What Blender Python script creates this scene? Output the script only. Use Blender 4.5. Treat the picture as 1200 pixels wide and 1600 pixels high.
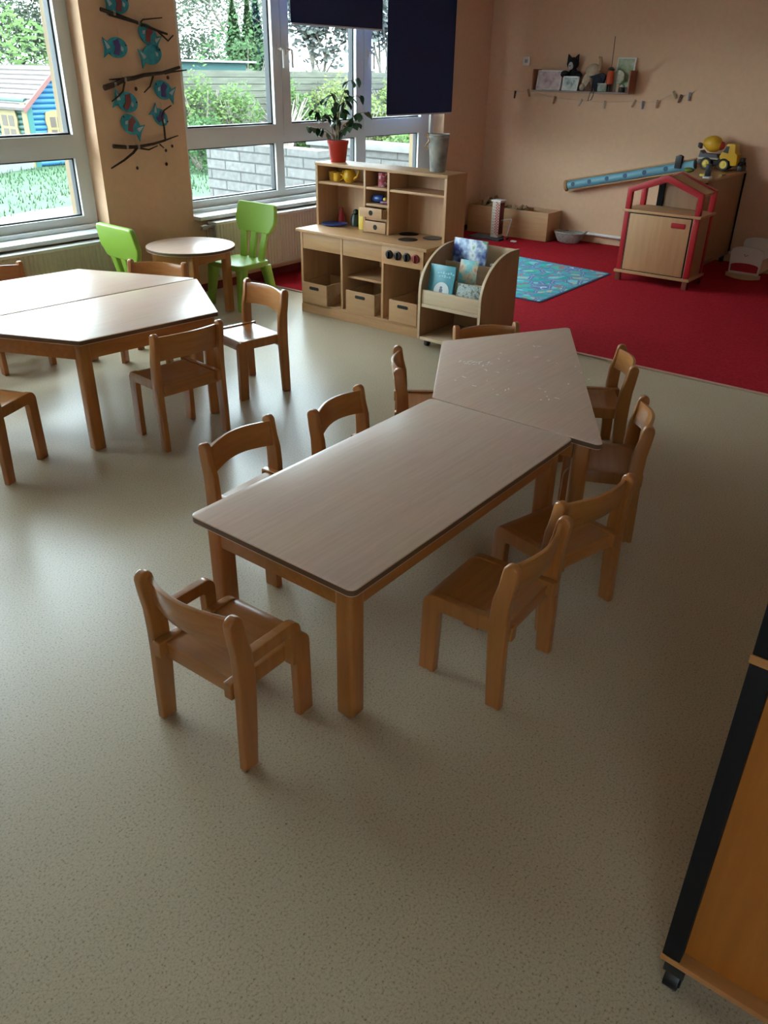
import bpy, bmesh, math, random
from mathutils import Vector, Matrix
random.seed(7)
SC = bpy.context.scene
for o in list(bpy.data.objects):
    bpy.data.objects.remove(o)
COL = SC.collection
PI = math.pi

# ------------------------------------------------------------------ camera
CAM_H = 1.57
FPX = 1249.3
pitch, roll, yaw = math.radians(28.943), math.radians(1.005), math.radians(37.624)
fw = Vector((math.cos(yaw) * math.cos(pitch), math.sin(yaw) * math.cos(pitch), -math.sin(pitch)))
rt = fw.cross(Vector((0, 0, 1))).normalized()
up = rt.cross(fw)
r2 = math.cos(roll) * rt + math.sin(roll) * up
u2 = -math.sin(roll) * rt + math.cos(roll) * up
cd = bpy.data.cameras.new('camera')
cam = bpy.data.objects.new('camera', cd)
COL.objects.link(cam)
M = Matrix((r2, u2, -fw)).transposed().to_4x4()
M.translation = Vector((0, 0, CAM_H))
cam.matrix_world = M
cd.sensor_fit = 'VERTICAL'
cd.sensor_height = 24.0
cd.sensor_width = 18.0
cd.lens = FPX * 24.0 / 1600.0
cd.clip_start = 0.02
cd.clip_end = 300
SC.camera = cam

# ------------------------------------------------------------------ light and exposure
SC.view_settings.view_transform = 'Standard'
SC.view_settings.look = 'None'
SC.view_settings.gamma = 1.0
SC.view_settings.use_curve_mapping = False
SC.view_settings.exposure = 0.5
W = bpy.data.worlds.new('overcast_sky')
SC.world = W
W.use_nodes = True
bg = W.node_tree.nodes['Background']
bg.inputs['Color'].default_value = (0.76, 0.91, 1.0, 1)
bg.inputs['Strength'].default_value = 13.0




# ------------------------------------------------------------------ materials
def new_mat(name):
    m = bpy.data.materials.new(name)
    m.use_nodes = True
    nt = m.node_tree
    return m, nt, nt.nodes['Principled BSDF']


def plain(name, col, rough=0.5, metal=0.0, spec=0.5, var=0.0, vscale=6.0):
    m, nt, b = new_mat(name)
    b.inputs['Base Color'].default_value = (*col, 1)
    b.inputs['Roughness'].default_value = rough
    b.inputs['Metallic'].default_value = metal
    b.inputs['Specular IOR Level'].default_value = spec
    if var > 0:
        tc = nt.nodes.new('ShaderNodeTexCoord')
        nz = nt.nodes.new('ShaderNodeTexNoise')
        nz.inputs['Scale'].default_value = vscale
        nz.inputs['Detail'].default_value = 5
        cr = nt.nodes.new('ShaderNodeValToRGB')
        cr.color_ramp.elements[0].position = 0.3
        cr.color_ramp.elements[1].position = 0.7
        cr.color_ramp.elements[0].color = (*[c * (1 - var) for c in col], 1)
        cr.color_ramp.elements[1].color = (*[min(1, c * (1 + var)) for c in col], 1)
        nt.links.new(tc.outputs['Object'], nz.inputs['Vector'])
        nt.links.new(nz.outputs['Fac'], cr.inputs['Fac'])
        nt.links.new(cr.outputs['Color'], b.inputs['Base Color'])
    return m


def wood(name, c1, c2, rough=0.4, axis=2, scale=9.0, stretch=14.0, fleck=0.25, spec=0.5):
    m, nt, b = new_mat(name)
    N, L = nt.nodes, nt.links
    tc = N.new('ShaderNodeTexCoord')
    mp = N.new('ShaderNodeMapping')
    s = [stretch, stretch, stretch]
    s[axis] = 1.0
    mp.inputs['Scale'].default_value = s
    nz = N.new('ShaderNodeTexNoise')
    nz.inputs['Scale'].default_value = scale / 3.0
    nz.inputs['Detail'].default_value = 6
    nz.inputs['Roughness'].default_value = 0.6
    nz.inputs['Distortion'].default_value = 0.4
    cr = N.new('ShaderNodeValToRGB')
    cr.color_ramp.elements[0].position = 0.32
    cr.color_ramp.elements[1].position = 0.68
    cr.color_ramp.elements[0].color = (*c1, 1)
    cr.color_ramp.elements[1].color = (*c2, 1)
    n2 = N.new('ShaderNodeTexNoise')
    n2.inputs['Scale'].default_value = 4.0
    n2.inputs['Detail'].default_value = 2
    mx = N.new('ShaderNodeMixRGB')
    mx.blend_type = 'MULTIPLY'
    mx.inputs['Fac'].default_value = fleck
    L.new(tc.outputs['Object'], mp.inputs['Vector'])
    L.new(mp.outputs['Vector'], nz.inputs['Vector'])
    L.new(tc.outputs['Object'], n2.inputs['Vector'])
    L.new(nz.outputs['Fac'], cr.inputs['Fac'])
    L.new(cr.outputs['Color'], mx.inputs['Color1'])
    L.new(n2.outputs['Color'], mx.inputs['Color2'])
    L.new(mx.outputs['Color'], b.inputs['Base Color'])
    b.inputs['Roughness'].default_value = rough
    b.inputs['Specular IOR Level'].default_value = spec
    return m


def ramp_mat(name, stops, scale=8.0, rough=0.6, kind='noise', detail=3, coord='Object', mscale=(1, 1, 1), interp='LINEAR'):
    """several colours spread by a noise or cell texture"""
    m, nt, b = new_mat(name)
    N, L = nt.nodes, nt.links
    tc = N.new('ShaderNodeTexCoord')
    mp = N.new('ShaderNodeMapping')
    mp.inputs['Scale'].default_value = mscale
    if kind == 'noise':
        t = N.new('ShaderNodeTexNoise')
        t.inputs['Detail'].default_value = detail
        out = t.outputs['Fac']
    else:
        t = N.new('ShaderNodeTexVoronoi')
        sp = N.new('ShaderNodeSeparateColor')
        L.new(t.outputs['Color'], sp.inputs['Color'])
        out = sp.outputs['Red']
    t.inputs['Scale'].default_value = scale
    cr = N.new('ShaderNodeValToRGB')
    cr.color_ramp.interpolation = interp
    el = cr.color_ramp.elements
    el[0].position, el[0].color = stops[0][0], (*stops[0][1], 1)
    el[1].position, el[1].color = stops[-1][0], (*stops[-1][1], 1)
    for p, c in stops[1:-1]:
        e = el.new(p)
        e.color = (*c, 1)
    L.new(tc.outputs[coord], mp.inputs['Vector'])
    L.new(mp.outputs['Vector'], t.inputs['Vector'])
    L.new(out, cr.inputs['Fac'])
    L.new(cr.outputs['Color'], b.inputs['Base Color'])
    b.inputs['Roughness'].default_value = rough
    return m


def floor_mat():
    m, nt, b = new_mat('speckled_vinyl')
    N, L = nt.nodes, nt.links
    tc = N.new('ShaderNodeTexCoord')
    base = N.new('ShaderNodeTexNoise')
    base.inputs['Scale'].default_value = 1.3
    cr0 = N.new('ShaderNodeValToRGB')
    cr0.color_ramp.elements[0].position = 0.3
    cr0.color_ramp.elements[1].position = 0.7
    cr0.color_ramp.elements[0].color = (0.51, 0.422, 0.298, 1)
    cr0.color_ramp.elements[1].color = (0.565, 0.472, 0.338, 1)
    sp = N.new('ShaderNodeTexNoise')
    sp.inputs['Scale'].default_value = 170
    sp.inputs['Detail'].default_value = 3
    sp.inputs['Roughness'].default_value = 0.7
    cr1 = N.new('ShaderNodeValToRGB')
    e = cr1.color_ramp.elements
    e[0].position, e[0].color = 0.30, (0.22, 0.17, 0.12, 1)
    e[1].position, e[1].color = 0.72, (1.0, 1.0, 1.0, 1)
    k = e.new(0.40)
    k.color = (0.76, 0.73, 0.68, 1)
    k = e.new(0.50)
    k.color = (0.90, 0.89, 0.87, 1)
    mx = N.new('ShaderNodeMixRGB')
    mx.blend_type = 'MULTIPLY'
    mx.inputs['Fac'].default_value = 1
    L.new(tc.outputs['Object'], base.inputs['Vector'])
    L.new(tc.outputs['Object'], sp.inputs['Vector'])
    L.new(base.outputs['Fac'], cr0.inputs['Fac'])
    L.new(sp.outputs['Fac'], cr1.inputs['Fac'])
    L.new(cr0.outputs['Color'], mx.inputs['Color1'])
    L.new(cr1.outputs['Color'], mx.inputs['Color2'])
    L.new(mx.outputs['Color'], b.inputs['Base Color'])
    b.inputs['Roughness'].default_value = 0.33
    b.inputs['Specular IOR Level'].default_value = 0.6
    bp = N.new('ShaderNodeBump')
    bp.inputs['Strength'].default_value = 0.06
    bp.inputs['Distance'].default_value = 0.002
    L.new(sp.outputs['Fac'], bp.inputs['Height'])
    L.new(bp.outputs['Normal'], b.inputs['Normal'])
    return m


def bumpy(name, col, rough, scale, strength, var=0.08, dist=0.004):
    m = plain(name, col, rough, var=var, vscale=scale * 0.25)
    nt = m.node_tree
    N, L = nt.nodes, nt.links
    tc = N.new('ShaderNodeTexCoord')
    nz = N.new('ShaderNodeTexNoise')
    nz.inputs['Scale'].default_value = scale
    nz.inputs['Detail'].default_value = 4
    bp = N.new('ShaderNodeBump')
    bp.inputs['Strength'].default_value = strength
    bp.inputs['Distance'].default_value = dist
    L.new(tc.outputs['Object'], nz.inputs['Vector'])
    L.new(nz.outputs['Fac'], bp.inputs['Height'])
    L.new(bp.outputs['Normal'], nt.nodes['Principled BSDF'].inputs['Normal'])
    return m


def glass_mat():
    m = bpy.data.materials.new('window_glass')
    m.use_nodes = True
    nt = m.node_tree
    N, L = nt.nodes, nt.links
    N.clear()
    out = N.new('ShaderNodeOutputMaterial')
    tr = N.new('ShaderNodeBsdfTransparent')
    tr.inputs['Color'].default_value = (0.95, 0.98, 0.97, 1)
    gl = N.new('ShaderNodeBsdfGlossy')
    gl.inputs['Roughness'].default_value = 0.02
    lw = N.new('ShaderNodeLayerWeight')
    pw = N.new('ShaderNodeMath')
    pw.operation = 'POWER'
    pw.inputs[1].default_value = 5.0
    fr = N.new('ShaderNodeMath')
    fr.operation = 'MULTIPLY_ADD'
    fr.inputs[1].default_value = 0.9
    fr.inputs[2].default_value = 0.03
    L.new(lw.outputs['Facing'], pw.inputs[0])
    L.new(pw.outputs[0], fr.inputs[0])
    mx = N.new('ShaderNodeMixShader')
    L.new(fr.outputs[0], mx.inputs['Fac'])
    L.new(tr.outputs['BSDF'], mx.inputs[1])
    L.new(gl.outputs['BSDF'], mx.inputs[2])
    L.new(mx.outputs['Shader'], out.inputs['Surface'])
    return m


def block_mat(name, c1, c2, mortar, scale, bw, rh):
    m, nt, b = new_mat(name)
    N, L = nt.nodes, nt.links
    tc = N.new('ShaderNodeTexCoord')
    mp = N.new('ShaderNodeMapping')
    mp.inputs['Rotation'].default_value = (PI / 2, 0, PI / 2)
    br = N.new('ShaderNodeTexBrick')
    br.inputs['Scale'].default_value = scale
    br.inputs['Brick Width'].default_value = bw
    br.inputs['Row Height'].default_value = rh
    br.inputs['Mortar Size'].default_value = 0.012
    br.inputs['Color1'].default_value = (*c1, 1)
    br.inputs['Color2'].default_value = (*c2, 1)
    br.inputs['Mortar'].default_value = (*mortar, 1)
    sx = N.new('ShaderNodeSeparateXYZ')
    cb = N.new('ShaderNodeCombineXYZ')
    L.new(tc.outputs['Object'], sx.inputs['Vector'])
    ad = N.new('ShaderNodeMath')
    L.new(sx.outputs['X'], ad.inputs[0])
    L.new(sx.outputs['Y'], ad.inputs[1])
    L.new(ad.outputs[0], cb.inputs['X'])
    L.new(sx.outputs['Z'], cb.inputs['Y'])
    L.new(cb.outputs['Vector'], br.inputs['Vector'])
    nz = N.new('ShaderNodeTexNoise')
    nz.inputs['Scale'].default_value = 14
    nz.inputs['Detail'].default_value = 6
    mx = N.new('ShaderNodeMixRGB')
    mx.blend_type = 'OVERLAY'
    mx.inputs['Fac'].default_value = 0.5
    L.new(tc.outputs['Object'], nz.inputs['Vector'])
    L.new(br.outputs['Color'], mx.inputs['Color1'])
    L.new(nz.outputs['Fac'], mx.inputs['Color2'])
    L.new(mx.outputs['Color'], b.inputs['Base Color'])
    b.inputs['Roughness'].default_value = 0.9
    return m


def road_rug_mat():
    m, nt, b = new_mat('street_map_pile')
    N, L = nt.nodes, nt.links
    tc = N.new('ShaderNodeTexCoord')
    wz = N.new('ShaderNodeTexNoise')
    wz.inputs['Scale'].default_value = 3.0
    mxv = N.new('ShaderNodeMixRGB')
    mxv.inputs['Fac'].default_value = 0.14
    L.new(tc.outputs['Object'], wz.inputs['Vector'])
    L.new(tc.outputs['Object'], mxv.inputs['Color1'])
    L.new(wz.outputs['Color'], mxv.inputs['Color2'])
    v1 = N.new('ShaderNodeTexVoronoi')
    v1.feature = 'DISTANCE_TO_EDGE'
    v1.inputs['Scale'].default_value = 7.5
    v2 = N.new('ShaderNodeTexVoronoi')
    v2.inputs['Scale'].default_value = 20.0
    for v in (v1, v2):
        L.new(mxv.outputs['Color'], v.inputs['Vector'])
    sp = N.new('ShaderNodeSeparateColor')
    L.new(v2.outputs['Color'], sp.inputs['Color'])
    cr = N.new('ShaderNodeValToRGB')
    cr.color_ramp.interpolation = 'CONSTANT'
    cols = [(0.0, (0.09, 0.50, 0.52)), (0.25, (0.05, 0.42, 0.40)), (0.42, (0.12, 0.40, 0.62)), (0.56, (0.10, 0.52, 0.40)),
            (0.70, (0.24, 0.60, 0.66)), (0.82, (0.55, 0.50, 0.36)), (0.87, (0.30, 0.62, 0.50)), (0.94, (0.42, 0.24, 0.26))]
    el = cr.color_ramp.elements
    el[0].position, el[0].color = cols[0][0], (*cols[0][1], 1)
    el[1].position, el[1].color = cols[-1][0], (*cols[-1][1], 1)
    for p, c in cols[1:-1]:
        e = el.new(p)
        e.color = (*c, 1)
    L.new(sp.outputs['Red'], cr.inputs['Fac'])
    rd = N.new('ShaderNodeMath')
    rd.operation = 'LESS_THAN'
    rd.inputs[1].default_value = 0.10
    L.new(v1.outputs['Distance'], rd.inputs[0])
    mx = N.new('ShaderNodeMixRGB')
    mx.inputs['Color2'].default_value = (0.14, 0.24, 0.44, 1)
    L.new(rd.outputs[0], mx.inputs['Fac'])
    L.new(cr.outputs['Color'], mx.inputs['Color1'])
    ln = N.new('ShaderNodeMath')
    ln.operation = 'LESS_THAN'
    ln.inputs[1].default_value = 0.006
    L.new(v1.outputs['Distance'], ln.inputs[0])
    mx2 = N.new('ShaderNodeMixRGB')
    mx2.inputs['Color2'].default_value = (0.75, 0.80, 0.82, 1)
    L.new(ln.outputs[0], mx2.inputs['Fac'])
    L.new(mx.outputs['Color'], mx2.inputs['Color1'])
    L.new(mx2.outputs['Color'], b.inputs['Base Color'])
    b.inputs['Roughness'].default_value = 0.95
    b.inputs['Specular IOR Level'].default_value = 0.1
    return m


MT = {}
MT['floor'] = floor_mat()
MT['wall'] = bumpy('peach_plaster', (0.72, 0.46, 0.295), 0.85, 90, 0.15, 0.03)
MT['ceiling'] = plain('white_ceiling_paint', (0.66, 0.63, 0.57), 0.9)
MT['ext_wall'] = plain('yellow_facade_render', (0.16, 0.115, 0.066), 0.9, var=0.05)
MT['frame'] = plain('white_window_frame', (0.66, 0.68, 0.67), 0.35)
MT['gasket'] = plain('black_gasket', (0.02, 0.02, 0.025), 0.5)
MT['glass'] = glass_mat()
MT['sill'] = plain('white_sill', (0.72, 0.74, 0.74), 0.3)
MT['radiator'] = plain('cream_radiator_enamel', (0.60, 0.57, 0.48), 0.45)
MT['carpet'] = bumpy('red_carpet_pile', (0.38, 0.013, 0.023), 0.95, 220, 0.6, 0.18, 0.006)
MT['carpet'].node_tree.nodes['Principled BSDF'].inputs['Specular IOR Level'].default_value = 0.08
MT['edge_trim'] = plain('carpet_edge_strip', (0.45, 0.28, 0.2), 0.5)
MT['blind'] = bumpy('navy_blind_fabric', (0.018, 0.030, 0.105), 0.85, 300, 0.2, 0.08, 0.001)
MT['bar'] = plain('white_blind_bar', (0.6, 0.6, 0.66), 0.4)
MT['chair'] = wood('stained_beech', (0.38, 0.135, 0.030), (0.475, 0.188, 0.046), 0.34, 2, 9, 14)
MT['chair_h'] = wood('stained_beech_ply', (0.38, 0.135, 0.030), (0.475, 0.188, 0.046), 0.28, 0, 9, 14)
for _k in ('chair', 'chair_h'):
    _b = MT[_k].node_tree.nodes['Principled BSDF']
    _b.inputs['Coat Weight'].default_value = 0.5
    _b.inputs['Coat Roughness'].default_value = 0.18
MT['table_top'] = wood('beech_laminate', (0.66, 0.455, 0.36), (0.74, 0.535, 0.43), 0.28, 0, 12, 22, 0.15)
MT['table_edge'] = plain('brown_table_edging', (0.11, 0.055, 0.028), 0.5)
MT['table_wood'] = wood('beech_table_frame', (0.39, 0.140, 0.032), (0.485, 0.195, 0.050), 0.38, 2, 9, 14)
MT['apron'] = wood('beech_table_apron', (0.38, 0.135, 0.030), (0.475, 0.188, 0.046), 0.4, 0, 9, 14)
MT['glide'] = plain('clear_plastic_glide', (0.45, 0.36, 0.28), 0.4)
MT['beech'] = wood('beech_board', (0.52, 0.28, 0.128), (0.60, 0.345, 0.168), 0.42, 1, 8, 12, 0.15)
MT['beech_v'] = wood('beech_board_upright', (0.52, 0.28, 0.128), (0.60, 0.345, 0.168), 0.42, 2, 8, 12, 0.15)
MT['beech_pale'] = wood('pale_birch_board', (0.60, 0.44, 0.28), (0.68, 0.51, 0.34), 0.42, 1, 8, 12, 0.12)
MT['beech_brown'] = wood('brown_beech_board', (0.36, 0.19, 0.095), (0.42, 0.235, 0.12), 0.45, 2, 8, 12, 0.15)
MT['crate'] = wood('crate_beech', (0.50, 0.275, 0.13), (0.58, 0.34, 0.17), 0.45, 1, 8, 12, 0.15)
MT['hole'] = plain('dark_hole', (0.015, 0.012, 0.01), 0.8)
MT['black'] = plain('black_plastic', (0.012, 0.012, 0.014), 0.4)
MT['navy'] = plain('black_edge_paint', (0.006, 0.006, 0.008), 0.6, spec=.2)
MT['red_paint'] = plain('red_paint', (0.42, 0.012, 0.018), 0.4)
MT['red_knob'] = plain('dark_red_knob', (0.22, 0.012, 0.015), 0.4)
MT['green_plastic'] = plain('green_plastic', (0.25, 0.43, 0.05), 0.38)
MT['red_pot'] = plain('red_pot_glaze', (0.46, 0.028, 0.018), 0.3)
MT['soil'] = plain('soil', (0.04, 0.025, 0.015), 0.95, var=0.3, vscale=60)
MT['leaf'] = plain('dark_leaf', (0.015, 0.055, 0.018), 0.35, var=0.35, vscale=9)
MT['stem'] = plain('grey_stem', (0.26, 0.20, 0.13), 0.8, var=0.3, vscale=40)
MT['zinc'] = ramp_mat('weathered_zinc', [(0.3, (0.16, 0.15, 0.13)), (0.5, (0.34, 0.33, 0.30)), (0.7, (0.45, 0.40, 0.33))], 14, 0.55, detail=6)
MT['rust'] = plain('rusty_wire', (0.42, 0.22, 0.08), 0.6)
MT['yellow'] = plain('yellow_plastic', (0.72, 0.40, 0.02), 0.35)
MT['yellow_pale'] = plain('pale_yellow_plastic', (0.78, 0.58, 0.10), 0.4)
MT['blue_plate'] = plain('blue_plastic', (0.06, 0.13, 0.45), 0.3)
MT['blue_toy'] = plain('deep_blue_plastic', (0.02, 0.06, 0.25), 0.3)
MT['dark_green'] = plain('dark_green_plastic', (0.012, 0.03, 0.02), 0.35)
MT['red_toy'] = plain('red_toy_plastic', (0.38, 0.02, 0.025), 0.4)
MT['rug'] = road_rug_mat()
MT['white'] = plain('white_paint', (0.75, 0.73, 0.70), 0.5)
MT['basket'] = plain('grey_wicker', (0.36, 0.33, 0.30), 0.8, var=0.3, vscale=70)
MT['block'] = wood('raw_wood_block', (0.36, 0.22, 0.12), (0.46, 0.29, 0.17), 0.6, 0, 8, 8)
MT['fish'] = plain('turquoise_card', (0.028, 0.30, 0.40), 0.6, var=0.3, vscale=30)
MT['fish_red'] = plain('dark_red_card', (0.22, 0.045, 0.05), 0.6)
MT['fish_violet'] = plain('violet_card', (0.09, 0.05, 0.22), 0.6)
MT['foil'] = plain('silver_foil', (0.6, 0.68, 0.74), 0.3, 0.6)
MT['bark'] = plain('dark_bark', (0.045, 0.026, 0.016), 0.9, var=0.4, vscale=60)
MT['thread'] = plain('white_thread', (0.5, 0.42, 0.35), 0.8)


# ------------------------------------------------------------------ mesh builder
class MB:
    def __init__(self):
        self.v, self.f, self.m = [], [], []

    def add(self, vs, fs, mi=0, T=None):
        o = len(self.v)
        for p in vs:
            p = Vector(p)
            self.v.append(T @ p if T is not None else p)
        for f in fs:
            self.f.append([i + o for i in f])
            self.m.append(mi)
        return self

    def box(self, a, b, mi=0, T=None):
        x0, y0, z0 = a
        x1, y1, z1 = b
        vs = [(x0, y0, z0), (x1, y0, z0), (x1, y1, z0), (x0, y1, z0), (x0, y0, z1), (x1, y0, z1), (x1, y1, z1), (x0, y1, z1)]
        fs = [(0, 3, 2, 1), (4, 5, 6, 7), (0, 1, 5, 4), (1, 2, 6, 5), (2, 3, 7, 6), (3, 0, 4, 7)]
        return self.add(vs, fs, mi, T)

    def prism(self, poly, axis, a, b, mi=0, side=None, T=None):
        n = len(poly)

        def P(u, v, w):
            return {'x': (w, u, v), 'y': (u, w, v), 'z': (u, v, w)}[axis]
        vs = [P(u, v, a) for u, v in poly] + [P(u, v, b) for u, v in poly]
        self.add(vs, [list(range(n))[::-1], list(range(n, 2 * n))], mi, T)
        o = len(self.v) - 2 * n
        for i in range(n):
            j = (i + 1) % n
            self.f.append([o + i, o + j, o + n + j, o + n + i])
            self.m.append(mi if side is None else side)
        return self

    def tube(self, pts, r, n=8, mi=0, T=None):
        pts = [Vector(p) for p in pts]
        rs = r if isinstance(r, (list, tuple)) else [r] * len(pts)
        vs, fs = [], []
        prev = None
        for i, p in enumerate(pts):
            d = (pts[min(i + 1, len(pts) - 1)] - pts[max(i - 1, 0)]).normalized()
            if prev is None:
                a = Vector((0, 0, 1)) if abs(d.z) < 0.9 else Vector((1, 0, 0))
                u = d.cross(a).normalized()
            else:
                u = (prev - d * prev.dot(d)).normalized()
            prev = u
            w = d.cross(u)
            for k in range(n):
                t = 2 * PI * k / n
                vs.append(p + rs[i] * (math.cos(t) * u + math.sin(t) * w))
        for i in range(len(pts) - 1):
            for k in range(n):
                k2 = (k + 1) % n
                fs.append([i * n + k, i * n + k2, (i + 1) * n + k2, (i + 1) * n + k])
        fs.append(list(range(n))[::-1])
        fs.append([(len(pts) - 1) * n + k for k in range(n)])
        return self.add(vs, fs, mi, T)

    def lathe(self, prof, n=24, c=(0, 0, 0), mi=0, T=None):
        vs, fs = [], []
        for r, z in prof:
            for k in range(n):
                t = 2 * PI * k / n
                vs.append((c[0] + r * math.cos(t), c[1] + r * math.sin(t), c[2] + z))
        for i in range(len(prof) - 1):
            for k in range(n):
                k2 = (k + 1) % n
                fs.append([i * n + k, i * n + k2, (i + 1) * n + k2, (i + 1) * n + k])
        if prof[0][0] > 1e-5:
            fs.append(list(range(n))[::-1])
        if prof[-1][0] > 1e-5:
            fs.append([(len(prof) - 1) * n + k for k in range(n)])
        return self.add(vs, fs, mi, T)

    def ball(self, c, r, nu=14, nv=9, mi=0, T=None):
        if not isinstance(r, (tuple, list)):
            r = (r, r, r)
        vs, fs = [], []
        for j in range(nv + 1):
            ph = PI * j / nv
            for k in range(nu):
                t = 2 * PI * k / nu
                vs.append((c[0] + r[0] * math.sin(ph) * math.cos(t), c[1] + r[1] * math.sin(ph) * math.sin(t), c[2] + r[2] * math.cos(ph)))
        for j in range(nv):
            for k in range(nu):
                k2 = (k + 1) % nu
                fs.append([j * nu + k, (j + 1) * nu + k, (j + 1) * nu + k2, j * nu + k2])
        return self.add(vs, fs, mi, T)

    def sheet(self, fn, nu, nv, th, mi=0, T=None):
        """thick sheet: fn(u,v) -> point; thickness along -normal approx"""
        P = [[Vector(fn(i / nu, j / nv)) for j in range(nv + 1)] for i in range(nu + 1)]
        vs, fs = [], []

        def nrm(i, j):
            a = P[min(i + 1, nu)][j] - P[max(i - 1, 0)][j]
            b = P[i][min(j + 1, nv)] - P[i][max(j - 1, 0)]
            return a.cross(b).normalized()
        for s in (0, 1):
            for i in range(nu + 1):
                for j in range(nv + 1):
                    vs.append(P[i][j] - nrm(i, j) * th * s)
        K = (nu + 1) * (nv + 1)

        def I(i, j, s):
            return s * K + i * (nv + 1) + j
        for i in range(nu):
            for j in range(nv):
                fs.append([I(i, j, 0), I(i + 1, j, 0), I(i + 1, j + 1, 0), I(i, j + 1, 0)])
                fs.append([I(i, j, 1), I(i, j + 1, 1), I(i + 1, j + 1, 1), I(i + 1, j, 1)])
        for i in range(nu):
            fs.append([I(i, 0, 0), I(i, 0, 1), I(i + 1, 0, 1), I(i + 1, 0, 0)])
            fs.append([I(i, nv, 0), I(i + 1, nv, 0), I(i + 1, nv, 1), I(i, nv, 1)])
        for j in range(nv):
            fs.append([I(0, j, 0), I(0, j + 1, 0), I(0, j + 1, 1), I(0, j, 1)])
            fs.append([I(nu, j, 0), I(nu, j, 1), I(nu, j + 1, 1), I(nu, j + 1, 0)])
        return self.add(vs, fs, mi, T)

    def build(self, name, mats, parent=None, bevel=0.0, seg=2, smooth=True, world=True):
        me = bpy.data.meshes.new(name)
        off = Vector((0, 0, 0))
        if parent is not None and world:
            p = parent
            while p is not None:
                off += p.location
                p = p.parent
        me.from_pydata([tuple(v - off) for v in self.v], [], self.f)
        if not isinstance(mats, (list, tuple)):
            mats = [mats]
        for m in mats:
            me.materials.append(m)
        for p, mi in zip(me.polygons, self.m):
            p.material_index = mi
        bm = bmesh.new()
        bm.from_mesh(me)
        bmesh.ops.remove_doubles(bm, verts=bm.verts, dist=1e-6)
        bmesh.ops.recalc_face_normals(bm, faces=bm.faces)
        if bevel > 0:
            es = [e for e in bm.edges if len(e.link_faces) == 2 and e.calc_face_angle(0) > 0.6]
            if es:
                bmesh.ops.bevel(bm, geom=es, offset=bevel, segments=seg, profile=0.6, affect='EDGES', clamp_overlap=True)
        bm.normal_update()
        for e in bm.edges:
            e.smooth = len(e.link_faces) != 2 or e.calc_face_angle(0) < 0.7
        for f in bm.faces:
            f.smooth = smooth
        bm.to_mesh(me)
        bm.free()
        o = bpy.data.objects.new(name, me)
        COL.objects.link(o)
        if parent is not None:
            o.parent = parent
        return o


def tag(o, label, cat, group=None, kind=None):
    o['label'] = label
    o['category'] = cat
    if group:
        o['group'] = group
    if kind:
        o['kind'] = kind
    return o


def thing(name, label, cat, loc=(0, 0, 0), rz=0.0, group=None):
    o = bpy.data.objects.new(name, None)
    o.empty_display_size = 0.1
    COL.objects.link(o)
    o.location = loc
    o.rotation_euler = (0, 0, rz)
    return tag(o, label, cat, group)


def struct(o):
    o['kind'] = 'structure'
    return o


def struct_root(name, loc=(0, 0, 0)):
    o = bpy.data.objects.new(name, None)
    COL.objects.link(o)
    o.location = loc
    o['kind'] = 'structure'
    return o


def copy_tree(src, parent=None):
    c = src.copy()
    COL.objects.link(c)
    if parent is not None:
        c.parent = parent
    for ch in list(src.children):
        copy_tree(ch, c)
    return c


def rounded(poly, rad, n=5):
    """round the corners of a 2-D polygon"""
    out = []
    k = len(poly)
    rads = rad if isinstance(rad, (list, tuple)) else [rad] * k
    for i in range(k):
        p0, p1, p2 = Vector(poly[i - 1]), Vector(poly[i]), Vector(poly[(i + 1) % k])
        r = rads[i]
        if r <= 0:
            out.append(tuple(p1))
            continue
        a, b = (p0 - p1).normalized(), (p2 - p1).normalized()
        ang = a.angle(b)
        d = r / math.tan(ang / 2)
        s, e = p1 + a * d, p1 + b * d
        cen = p1 + (a + b).normalized() * (r / math.sin(ang / 2))
        a0 = math.atan2(s.y - cen.y, s.x - cen.x)
        a1 = math.atan2(e.y - cen.y, e.x - cen.x)
        da = (a1 - a0 + PI) % (2 * PI) - PI
        for j in range(n + 1):
            t = a0 + da * j / n
            out.append((cen.x + r * math.cos(t), cen.y + r * math.sin(t)))
    return out


# ================================================================== THE SETTING
WX, WY = 8.28, 5.08          # peach wall plane, window wall plane
XL, YB, CZ = -1.8, -3.2, 2.75
WL = 0.10                    # left end of the left window
FY = 5.20                    # front plane of the window frames
struct(MB().box((XL, YB, -0.12), (WX, WY, 0)).build('floor', MT['floor'], smooth=False))
struct(MB().box((XL - .2, YB - .2, CZ), (WX + .2, WY + .42, CZ + .2)).build('ceiling', MT['ceiling'], smooth=False))
struct(MB().box((WX, YB - .2, -0.12), (WX + .2, WY + .42, CZ)).build('wall_right', MT['wall'], smooth=False))
LY0, LY1, LZ0, LZ1 = -1.75, -.75, .85, 2.3        # unseen side window, added behind the camera to brighten the foreground
w = MB()
w.box((XL - .3, YB - .2, -0.12), (XL, LY0, CZ))
w.box((XL - .3, LY1, -0.12), (XL, WY + .42, CZ))
w.box((XL - .3, LY0, -0.12), (XL, LY1, LZ0))
w.box((XL - .3, LY0, LZ1), (XL, LY1, CZ))
struct(w.build('wall_left', MT['wall'], smooth=False))
w3 = struct_root('window_added_fill', (XL - .15, (LY0 + LY1) / 2, LZ0))
f = MB()
f.box((XL - .19, LY0, LZ0), (XL - .12, LY1, LZ0 + .08))
f.box((XL - .19, LY0, LZ1 - .08), (XL - .12, LY1, LZ1))
for y in (LY0, (LY0 + LY1) / 2 - .05, LY1 - .1):
    f.box((XL - .19, y, LZ0 + .08), (XL - .12, y + .1, LZ1 - .08))
f.build('frame', MT['frame'], w3)
MB().box((XL - .157, LY0, LZ0), (XL - .153, LY1, LZ1)).build('pane', MT['glass'], w3, smooth=False)
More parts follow.
